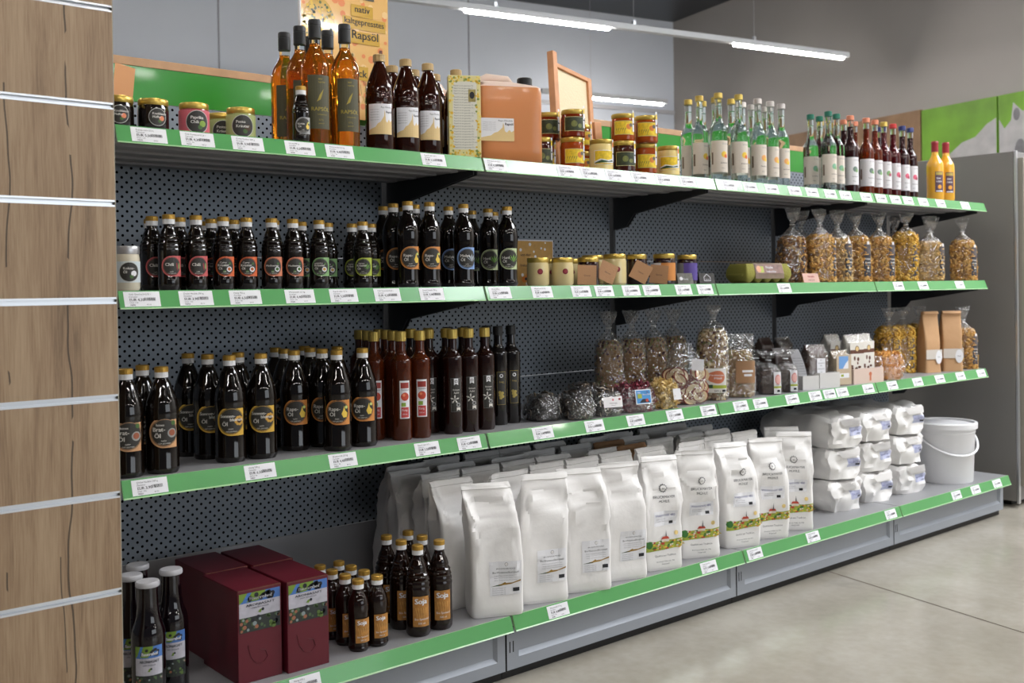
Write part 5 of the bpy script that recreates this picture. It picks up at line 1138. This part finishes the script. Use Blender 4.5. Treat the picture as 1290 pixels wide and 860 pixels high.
# lying flour bags stacked three high
def lying_bag(seed, w, d, h):
    root = empty('lying_flour_bag'); bm = bmesh.new(); nx, ny, nz = 14, 22, 8; rg = random.Random(seed)
    def sh(p):
        x, y, z = p; k = 1-.10*(abs(y/d-.5)*2)**4
        cr = noise.noise(Vector((x*14+seed*2.7, y*12, z*14)))*.020+abs(noise.noise(Vector((x*26+seed, y*22, z*22))))*-.016
        sx_ = 1-.16*abs(2*z/h-1)**3; c = Vector((x*sx_, y, z)); n_ = Vector((x/w*2, 0, (z/h-.5)*2))
        if y < .02: c.y += .022*noise.noise(Vector((x*22, seed*3.3, z*26)))+.016*(abs(x/w*2)**3)+.010*(abs(2*z/h-1)**3)
        c.x += cr*(x/w*2); c.z = h*.5+(z-h*.5)*k+(cr*.8 if z > h*.7 else 0)
        c.z = max(c.z, .0006) if z > .001 else .0004
        return c
    cells = {}
    def vt(i, j, k):
        if (i, j, k) not in cells: cells[(i, j, k)] = bm.verts.new(sh(((i/nx-.5)*w, j/ny*d, k/nz*h)))
        return cells[(i, j, k)]
    for i in range(nx):
        for j in range(ny): bm.faces.new((vt(i, j, 0), vt(i, j+1, 0), vt(i+1, j+1, 0), vt(i+1, j, 0))); bm.faces.new((vt(i, j, nz), vt(i+1, j, nz), vt(i+1, j+1, nz), vt(i, j+1, nz)))
    for i in range(nx):
        for k in range(nz): bm.faces.new((vt(i, 0, k), vt(i+1, 0, k), vt(i+1, 0, k+1), vt(i, 0, k+1))); bm.faces.new((vt(i, ny, k), vt(i, ny, k+1), vt(i+1, ny, k+1), vt(i+1, ny, k)))
    for j in range(ny):
        for k in range(nz): bm.faces.new((vt(0, j, k), vt(0, j, k+1), vt(0, j+1, k+1), vt(0, j+1, k))); bm.faces.new((vt(nx, j, k), vt(nx, j+1, k), vt(nx, j+1, k+1), vt(nx, j, k+1)))
    bmesh.ops.recalc_face_normals(bm, faces=bm.faces); tree = BVHTree.FromBMesh(bm); fin('paper_bag', bm, FLOUR, root, True, 30)
    def fm(u_, v, hh):
        hit = tree.ray_cast(Vector((u_, -1, v)), Vector((0, 1, 0))); y = hit[0].y if hit[0] is not None else 0
        return Vector((u_, y-.0006-hh, v))
    a = Art(); a.rect(-w*.02, h*.38, w*.42, h*.66, mat('label_lilac', (176, 180, 206), .5)); a.text('Weizenmehl', w*.0, h*.50, .014, mat('print_blue', (96, 100, 150), .5), 1); a.rect(w*.2, h*.42, w*.34, h*.48, INK, 1); a.build('label', fm, root, step=.01, vstep=.012)
    # folded flap of the bag end
    bm = bmesh.new(); fl = [(-w*.30, .004, h*.93), (w*.34, .004, h*.95), (w*.28, -.008, h*.74), (-w*.22, -.006, h*.72)]
    vs = [bm.verts.new(p) for p in fl]; bm.faces.new(vs); bmesh.ops.solidify(bm, geom=bm.faces[:], thickness=.0012); fin('folded_flap', bm, FLOUR, root)
    return root
lb_ = [lying_bag(s, .205, .355, .118) for s in (1, 2, 3)]
ln = {0: 'bottom', 1: 'middle', 2: 'top'}
for si, (x, y, sn) in enumerate(((1.790, -.020, 'left stack beside the printed bags'), (2.030, -.015, 'centre stack'), (2.285, -.020, 'right stack beside the white bucket'))):
    for k in range(3):
        place(lb_[(si+k) % 3], USED, x+rnd.uniform(-.010, .010), y+rnd.uniform(0, .015), zD+.1225*k, 'lying white flour bag, %s of the %s' % (ln[k], sn), 'lying flour bags in stacks', rz=rnd.uniform(-.05, .03)-.05, cat='flour bag')
# white bucket with handle, blue lidded one behind
def bucket(lidm, label, x, y, R=.118, H=.232, handle=True):
    root = empty('bucket', (x, y, zD), -.5); tagp(root, label, 'bucket', 'buckets on the base shelf')
    bm = bmesh.new(); lathe(bm, [(0, .0004), (R*.90, .0004), (R*.92, .006), (R*.985, H*.82), (R*1.0, H*.83), (R*1.0, H*.90), (R*.97, H*.905)], 48); fin('body', bm, WHITE, root, True, 35)
    bm = bmesh.new(); lathe(bm, [(R*.97, H*.90), (R*1.07, H*.90), (R*1.075, H*.985), (R*1.05, H), (R*.98, H), (R*.965, H*.965), (0, H*.965)], 48); fin('lid', bm, lidm, root, True, 35)
    if handle:
        pts = [(R*1.07*cos(t), -(R*1.07)*sin(t)*.98, H*.80-.085*sin(t)) for t in [k*pi/20 for k in range(21)]]; bm = bmesh.new(); tube(bm, pts, .0055, 8); fin('handle', bm, WHITE, root, True)
        for s_ in (-1, 1):
            bm = bmesh.new(); lathe(bm, [(0, -.006), (.011, -.006), (.011, .006), (0, .006)], 14); bm.transform(Matrix.Translation((s_*R*1.04, 0, H*.80)) @ Matrix.Rotation(pi/2, 4, 'Y')); fin('handle_hub', bm, WHITE, root, True, 35)
    return root
bucket(WHITE, 'white plastic bucket with lid and bail handle at the right end', 2.655, .050, .128, .262)
bucket(mat('blue_lid', (38, 96, 186), .4), 'white bucket with blue lid behind the front bucket', 2.680, .330, .115, .295, False)

# ------------------------------------------------------------------ singles
# flowered carton, canisters, wooden bee frame, poster
root = empty('gift_carton', (-.046, .014, zA), -.52); tagp(root, 'tall cream carton printed with yellow flowers and text', 'carton')
FLW = mat('carton_cream', (222, 212, 150), .55); bm = bmesh.new(); box(bm, -.044, .044, 0, .030, 0, .222, .001); fin('carton_body', bm, FLW, root)
a = Art(); a.rect(-.033, .020, .033, .205, mat('carton_panel', (218, 216, 204), .55), 0); rr = random.Random(2)
fl1, fl2, fl3 = mat('petal_yellow', (222, 180, 50), .5), mat('petal_pale', (232, 214, 120), .5), mat('stem_green', (128, 146, 70), .5)
for k in range(150):
    e = rr.randrange(4); x = rr.uniform(-.042, .042) if e > 1 else (-.042+.011*rr.random() if e == 0 else .042-.011*rr.random()); z = rr.uniform(.004, .218) if e < 2 else (.003+.016*rr.random() if e == 2 else .204+.015*rr.random())
    a.disc(x, z, rr.uniform(.0015, .0042), (fl1, fl2, fl3, fl1)[k % 4], 1+k % 2, n=6)
for k in range(24): a.text('Rapsöl ist ein gesundes Öl vom'[:rr.randint(22, 30)], -.030, .192-.0070*k if k < 4 else .190-.0072*k, .0050, mat('ink_mid', (110, 110, 104), .6), 2)
a.rect(.010, .150, .030, .184, mat('carton_photo', (150, 136, 80), .5, var=.3, vscale=70), 4); a.disc(.020, .168, .007, INK, 5, n=10, ry=.010)
a.build('print', flat(-.0004), root, step=None)
CAN = mat('canister_peach', (226, 146, 84), .28, trans=.35, coat=.2); CANT = mat('canister_top', (236, 212, 196), .35, trans=.2)
def canister(x, y, rz, label, art=True):
    root = empty('canister', (x, y, zA), rz); tagp(root, label, 'canister', 'oil canisters on the top shelf'); w, d, h = .190, .125, .224
    bm = bmesh.new(); secs = [(.0005, w*.46, d*.44, 0, 0), (.010, w*.5, d*.5, 0, 0), (h*.5, w*.5, d*.5, 0, 0), (h*.93, w*.5, d*.5, 0, 0), (h, w*.49, d*.48, 0, 0)]
    fine = [tuple(a_[j]*(1-k/3)+b_[j]*k/3 for j in range(5)) for a_, b_ in zip(secs, secs[1:]) for k in range(3)]+[secs[-1]]
    rings = bag_loft(bm, fine, 80, 9, 0, 0, 1)
    for v in bm.verts:   # vertical flute in the broad side
        if abs(v.co.x-.008) < .010 and v.co.y < 0 and .02 < v.co.z < h*.97: v.co.y += .007*(1-abs(v.co.x-.008)/.010)
    fin('body', bm, CAN, root, True, 50)
    bm = bmesh.new(); rings = bag_loft(bm, [(h, w*.485, d*.48, 0, 0), (h+.006, w*.46, d*.45, 0, 0), (h+.014, w*.30, d*.40, -.035, 0), (h+.018, w*.27, d*.30, -.035, 0)], 60, 6, 0, 0, 1); fin('shoulder', bm, CANT, root, True, 40)
    bm = bmesh.new(); tube(bm, [(-.080, 0, h+.008), (-.076, 0, h+.026), (-.060, 0, h+.034), (.004, 0, h+.030), (.014, 0, h+.018)], [.011, .012, .013, .012, .010], 10); fin('handle', bm, CANT, root, True, 60)
    bm = bmesh.new(); lathe(bm, [(0, h+.006), (.024, h+.006), (.024, h+.012), (.0225, h+.013), (.0225, h+.030), (.020, h+.033), (0, h+.033)], 30, off=(.052, -.02)); fin('cap', bm, BLACK, root, True, 35)
    if art: skyline_art(.098, .066).build('label', flat(-d*.5-.0003, -.044, .098), root, step=None)
    return root
canister(.190, .120, -.42, 'peach coloured oil canister with skyline label and black cap')
canister(.100, .330, -.1, 'oil canister hidden at the back behind the flowered carton', False)
WD = mat('frame_wood', (206, 148, 104), .55, var=.1, vscale=25)
root = empty('bee_frame', (.655, .306, zA), .28); tagp(root, 'wooden beehive frame with pale wax sheet leaning behind the honey jars', 'frame')
bf = Matrix.Rotation(-.10, 4, 'X') @ Matrix.Rotation(.085, 4, 'Y')
def bfb(name, m, *a_):
    bm = bmesh.new(); box(bm, *a_, .0015); bm.transform(bf); 
    return fin(name, bm, m, root)
o1 = bfb('top_bar', WD, -.130, -.104, -.012, .012, .004, .420); bfb('side_bar', WD, .104, .128, -.010, .010, .020, .385); bfb('end_bar', WD, -.104, .104, -.010, .010, .370, .384); bfb('end_bar', WD, -.104, .104, -.010, .010, .030, .043)
bfb('wax_sheet', mat('wax_sheet', (226, 210, 172), .5, bump=.2, bscale=160), -.104, .104, -.0015, .0015, .043, .370)
bm = bmesh.new(); tube(bm, [(-.104, -.004, .22), (.104, -.004, .20)], .0006, 4); bm.transform(bf); fin('wire', bm, ALU, root)
root = empty('wooden_block', (.700, .230, zA), .1); tagp(root, 'small upright wooden board between the two honey piles', 'board')
bm = bmesh.new(); box(bm, -.018, .018, 0, .012, 0, .190, .001); bm.transform(Matrix.Rotation(-.10, 4, 'Y')); zm = min(v.co.z for v in bm.verts); bm.transform(Matrix.Translation((0, 0, -zm))); fin('board', bm, WD, root)
# poster
PO = mat('poster_base', (218, 172, 104), .12, coat=.6, coat_=0) if False else mat('poster_base', (222, 178, 112), .12, coat=.7)
root = empty('poster', (-.150, .452, 1.575)); tagp(root, 'glossy orange flowered poster reading kaltgepresstes Rapsöl behind the bottles', 'poster')
bm = bmesh.new(); box(bm, -.150, .150, 0, .006, 0, .62); fin('poster_board', bm, PO, root)
bm = bmesh.new(); box(bm, -.154, -.149, -.002, .010, -.10, .66, .001); fin('post', bm, WHITE, root)
a = Art(); rr = random.Random(11); c1_, c2_, c3_ = mat('poster_coral', (222, 140, 92), .12, coat=.7), mat('poster_ochre', (196, 158, 70), .12, coat=.7), mat('poster_green', (92, 100, 60), .12, coat=.7)
for k in range(130): a.disc(rr.uniform(-.145, .145), rr.uniform(.0, .61), rr.uniform(.005, .013), (c1_, c1_, mat('poster_pale', (230, 196, 140), .12, coat=.7))[k % 3], k % 3, n=7)
for k in range(26):
    x, z = rr.uniform(-.02, .14), rr.uniform(.02, .17); t = rr.uniform(-.6, .6); a.poly([(x, z), (x+.03*sin(t), z+.03*cos(t)), (x+.0012+.03*sin(t), z+.03*cos(t)), (x+.0015, z)], c3_, 3)
a.disc(-.090, .270, .052, c2_, 3, n=28, ry=.075)
for k in range(120):
    t, q_ = rr.uniform(0, 2*pi), sqrt(rr.random()); a.disc(-.090+.050*q_*cos(t), .270+.072*q_*sin(t), rr.uniform(.003, .006), (c3_, mat('poster_yellow', (214, 176, 60), .12, coat=.7))[k % 2], 4+k % 2, n=6)
for (x0_, x1_, z_) in ((.018, .095, .318), (-.012, .140, .280), (.012, .118, .238)): a.rect(x0_, z_-.010, x1_, z_+.026, c2_, 5)
pt = mat('poster_text', (66, 62, 44), .3); a.text('nativ', .056, .322, .028, pt, 6, 'c', bold=1); a.text('kaltgepresstes', .063, .285, .026, pt, 6, 'c', width=.140, bold=1); a.text('Rapsöl', .064, .242, .036, pt, 6, 'c', bold=1)
a.rect(-.03, .118, .075, .160, c2_, 5); a.text('im Eck', .070, .128, .032, pt, 6, 'r', width=.090, bold=1)
a.poly([(.102, .130), (.140, .130), (.140, .170), (.128, .195), (.126, .218), (.116, .218), (.114, .195), (.102, .170)], mat('poster_bottle', (104, 66, 52), .2), 6); a.rect(.030, .362, .100, .374, pt, 5)
a.build('print', flat(-.0003), root, step=None)
root = empty('orange_card', (-.858, .330, zA), .1); tagp(root, 'orange leaflet leaning behind the dark jars at the left', 'leaflet')
bm = bmesh.new(); box(bm, -.040, .012, 0, .0015, 0, .205); bm.transform(Matrix.Rotation(-.12, 4, 'X')); bm.transform(Matrix.Rotation(.16, 4, 'Y')); zm = min(v.co.z for v in bm.verts); bm.transform(Matrix.Translation((0, 0, -zm))); fin('card', bm, mat('leaflet_orange', (206, 146, 92), .5), root)
# patterned bee box on the second shelf
root = empty('honeycomb_box', (.478, .330, zB)); tagp(root, 'ochre card box with white dots standing behind the preserve jars', 'box')
bm = bmesh.new(); box(bm, -.078, .086, 0, .07, 0, .152, .001); fin('box_body', bm, mat('box_ochre', (184, 144, 78), .6, var=.1, vscale=60), root)
a = Art(); rr = random.Random(6)
for k in range(20): a.disc(rr.uniform(-.072, .080), rr.uniform(.008, .146), rr.uniform(.003, .006), LW, 0, n=10)
a.rect(-.078, .148, .086, .152, LW, 1); a.rect(.083, 0, .086, .152, LW, 1); a.text('von der', -.060, .098, .014, INK, 2); a.text('Imkerei', -.060, .064, .014, INK, 2)
for (x, z) in ((-.03, .03), (-.045, .022)): a.disc(x, z, .010, mat('bee_orange', (206, 120, 40), .5), 2, n=12); a.disc(x+.008, z+.002, .005, INK, 3, n=8)
a.build('print', flat(-.0004), root, step=None)
# little cards in front of the jars
for x, rz, w_, lb, rgb in ((.872, -.35, .058, 'grey folded name card in front of the orange and purple jars', (150, 148, 142)), (.985, -.35, .060, 'dark grey card with white house outline', (96, 94, 92))):
    root = empty('name_card', (x, .018, zB), rz); tagp(root, lb, 'card', 'small standing cards')
    bm = bmesh.new(); v = [(-w_/2, 0, 0), (w_/2, 0, 0), (w_/2, .012, .036), (-w_/2, .012, .036), (w_/2, .026, 0), (-w_/2, .026, 0)]; vv = [bm.verts.new(p) for p in v]
    bm.faces.new((vv[0], vv[1], vv[2], vv[3])); bm.faces.new((vv[3], vv[2], vv[4], vv[5])); bmesh.ops.solidify(bm, geom=bm.faces[:], thickness=.0008); fin('folded_card', bm, mat('card%d' % rgb[0], rgb, .6, var=.2, vscale=80), root)
    a = Art(); X = lambda p: p; hs = [(-.012, .010), (-.012, .022), (0, .033), (.012, .022), (.012, .010)]
    if w_ > .059:
        for (p0, p1) in zip(hs, hs[1:]+hs[:1]):
            dx, dz = p1[0]-p0[0], p1[1]-p0[1]; l_ = sqrt(dx*dx+dz*dz); nx_, nz_ = -dz/l_*.0009, dx/l_*.0009; a.poly([(p0[0]-nx_, p0[1]-nz_), (p1[0]-nx_, p1[1]-nz_), (p1[0]+nx_, p1[1]+nz_), (p0[0]+nx_, p0[1]+nz_)], LW, 1)
        a.text('Honig', 0, .013, .006, LW, 1, 'c')
    else: a.text('Honig', 0, .014, .009, LW, 1, 'c'); a.disc(-.016, .018, .006, LW, 1, n=12)
    a.build('print', lambda u_, v_, h: Vector((u_, v_/.036*.012-.0010-h, v_)), root, step=None)
# small pink sign
root = empty('price_sign', (1.600, .020, zB), -.2); tagp(root, 'small pinkish sign leaning before the leftmost pasta bags', 'sign')
bm = bmesh.new(); box(bm, -.040, .040, 0, .0014, 0, .036); bm.transform(Matrix.Rotation(-.3, 4, 'X')); fin('card', bm, mat('sign_pink', (204, 164, 150), .6), root)
a = Art(); a.text('Nudeln', 0, .020, .011, mat('wax_inner', (150, 52, 62), .4), 0, 'c', bold=1); a.text('EUR 3,90', 0, .007, .008, INK, 0, 'c'); a.build('print', lambda u_, v, h: Matrix.Rotation(-.3, 4, 'X') @ Vector((u_, -.0002-h, v)), root, step=None)
# egg carton with sleeve label
root = empty('egg_carton', (1.345, .075, zB), -.10); tagp(root, 'olive green egg carton with printed sleeve label', 'egg carton')
OLV = mat('pulp_olive', (138, 134, 60), .85, bump=.25, bscale=160)
bm = bmesh.new(); nx_, ny_ = 60, 24; WW, DD = .240, .105
def eh(x, y, top):
    u_ = (x/WW+.5)*5; cx_ = abs(sin(pi*u_)); e = min(1, (WW/2-abs(x))/.012, (DD/2-abs(y))/.012); e = max(0, e)
    return (.030+.040*e**.6) if top else (.030-.029*(e**.5)*(.45+.55*cx_))
for top in (0, 1):
    g_ = [[bm.verts.new(((i/nx_-.5)*WW, (j/ny_-.5)*DD, eh((i/nx_-.5)*WW, (j/ny_-.5)*DD, top))) for j in range(ny_+1)] for i in range(nx_+1)]
    for i in range(nx_):
        for j in range(ny_): bm.faces.new((g_[i][j], g_[i+1][j], g_[i+1][j+1], g_[i][j+1]))
    if top: pass
bmesh.ops.remove_doubles(bm, verts=bm.verts, dist=.0004); fin('carton', bm, OLV, root, True, 70)
for s_ in (-1, 1):
    bm = bmesh.new(); box(bm, s_*WW/2-.006, s_*WW/2+.004, -.035, .035, .026, .034, .002); fin('rim', bm, OLV, root)
bm = bmesh.new(); W3 = .150
pf = [(-DD/2-.0015, .016), (-DD/2-.0012, .034), (-DD/2+.010, .0695), (-DD/2+.016, .0725), (DD/2-.016, .0725), (DD/2-.008, .066)]
L1 = [bm.verts.new((-W3/2, y, z)) for y, z in pf]; L2 = [bm.verts.new((W3/2, y, z)) for y, z in pf]
for k in range(len(pf)-1): bm.faces.new((L1[k], L2[k], L2[k+1], L1[k+1]))
bmesh.ops.solidify(bm, geom=bm.faces[:], thickness=.0008); sl = fin('sleeve_label', bm, mat('sleeve', (176, 156, 140), .4, var=.1, vscale=40), root)
a = Art(); a.rect(-.072, .034, .072, .066, mat('sleeve_brown', (130, 100, 92), .4, var=.25, vscale=60), 0); a.rect(-.060, .038, -.030, .060, LIME, 1); a.disc(-.055, .050, .012, mat('egg_tan', (206, 150, 116), .5), 2, n=14); a.text('Frische', -.018, .052, .013, LW, 2, bold=1); a.text('Freiland-Eier', -.018, .038, .010, LW, 2, bold=1)
a.build('print', lambda u_, v, h: Vector((u_, -DD/2-.0012+(v-.034)/.0355*.011-.0012-h, v)), sl, step=None)

# ------------------------------------------------------------------ price tags in the rails
TAGS = {'A': [(-.926, 'the leftmost dark spread jar'), (-.817, 'the pink labelled jar'), (-.696, 'the green labelled jars'), (-.562, 'the tiny dark bottle'), (-.453, 'the tall amber bottles'), (-.169, 'the brown oil bottles'), (.042, 'the peach canister'),
              (.313, 'the bee frame'), (.408, 'the left honey jars'), (.513, 'the cream honey jar'), (.627, 'the dark honey jar'), (.739, 'the topmost honey jar'), (.856, 'the last cream honey jar'), (1.071, 'the first gold capped spirits'), (1.19, 'the last gold capped spirits'), (1.315, 'the first silver capped spirit'),
              (1.455, 'the last silver capped spirits'), (1.566, 'the gap after the silver caps'), (1.686, 'the gap before the green caps'), (1.79, 'the green capped spirits'), (1.937, 'the copper capped dark liqueur'), (2.049, 'the first amber liqueur'), (2.159, 'the second amber liqueur'), (2.26, 'the yellow capped liqueur'), (2.384, 'the blue capped liqueurs'), (2.534, 'the left egg liqueur'), (2.756, 'the bare right end')],
        'B': [(-.947, 'the coconut oil jar'), (-.826, 'the chilli oils'), (-.708, 'the curry oils'), (-.568, 'the mediterranean oils'), (-.448, 'the ginger oil'), (-.32, 'the lime labelled oil'), (-.181, 'the slim rapeseed oils'), (.052, 'the poppy and hemp oils'), (.209, 'the dotted ochre box'), (.365, 'the left cream jars'), (.462, 'the dark preserve jar'), (.581, 'the larger cream jar'), (.675, 'the kraft tag beside the red seal'), (.829, 'the orange labelled jar'), (.938, 'the purple labelled jar'), (1.384, 'the egg carton'), (2.176, 'the lone spiral pasta'), (2.376, 'the yellow elbow pasta'), (2.697, 'the last pasta bags')],
        'C': [(-.937, 'the frying oil'), (-.678, 'the sunflower oil'), (-.457, 'the rapeseed oil'), (-.203, 'the tomato vinegar'), (-.064, 'the dark balsamic vinegar'), (.205, 'the black vinegar'), (.413, 'the shiny mushroom bag'), (.594, 'the beetroot chips'), (.778, 'the pale dried strips'), (.948, 'the dried apple bag'), (1.122, 'the tallest muesli bag'), (1.234, 'the short muesli bag'), (1.425, 'the pink oval cocoa bags'), (1.571, 'the small white box'), (1.665, 'the larger white box'), (1.752, 'the tall brown cocoa bag'), (1.938, 'the pinkish box'), (2.118, 'the small lying pasta bag'), (2.322, 'the lying pasta bag end'), (2.51, 'the left brown paper bag'), (2.695, 'the right brown paper bag'), (2.890, 'the pasta bag at the end')],
        'D': [(-.623, 'the maroon cartons'), (.164, 'the second plain flour bag'), (.819, 'the turned printed flour bag'), (1.06, 'the printed bag over the joint'), (1.397, 'the rightmost printed flour bag'), (1.923, 'the left lying stack'), (2.45, 'the right lying stack'), (2.62, 'the white bucket'), (2.822, 'the empty end of the base')]}
words_ = [('Rapsöl nativ 0,5 L', 'EUR 5,50'), ('Chili Gewürzöl 0,25 l', 'EUR 4,20'), ('Dinkel Nudeln 500 g', 'EUR 3,90'), ('Honig 500 g', 'EUR 6,50'), ('Weizenmehl 2,5 kg', 'EUR 4,40')]
def price_tag(i):
    root = empty('price_tag'); T = Matrix.Rotation(-atan2(DY, RH), 4, 'X')
    bm = bmesh.new(); box(bm, -.039, .039, -.0006, 0, -.0365, -.0025); bm.transform(T); fin('tag_card', bm, PAPER, root)
    a = Art(); n1_, p1_ = words_[i]; a.text(n1_, -.028, -.0105, .0055, INK, 0); a.text('Demeter', -.028, -.0160, .0050, INK, 0); a.text(p1_, -.028, -.0240, .0085, INK, 0, bold=1); a.text('Inhalt 1 Stk', -.028, -.0290, .0042, INK, 0); a.text('10203', -.028, -.0345, .0048, INK, 0, bold=1)
    x = .004; rr_ = random.Random(i)
    while x < .028: w_ = rr_.choice((.0006, .0009, .0014)); a.rect(x, -.0235, x+w_, -.0165, INK, 0); x += w_+rr_.choice((.0005, .0009))
    a.text('40123', .008, -.0335, .0040, INK, 0)
    a.build('print', lambda u_, v, h: T @ Vector((u_, -.0006-h, v)), root, step=None); return root
tg = [price_tag(i) for i in range(5)]
shn = {'A': 'top rail', 'B': 'second rail', 'C': 'third rail', 'D': 'base rail'}
for s in 'ABCD':
    for i, (x, wds) in enumerate(TAGS[s]):
        place(tg[(i+ord(s)) % 5], USED, x, (yD if s == 'D' else 0)-.0008, zS[s], 'white price tag in the %s below %s' % (shn[s], wds), 'price tags in the green rails', rz=0, cat='price tag')
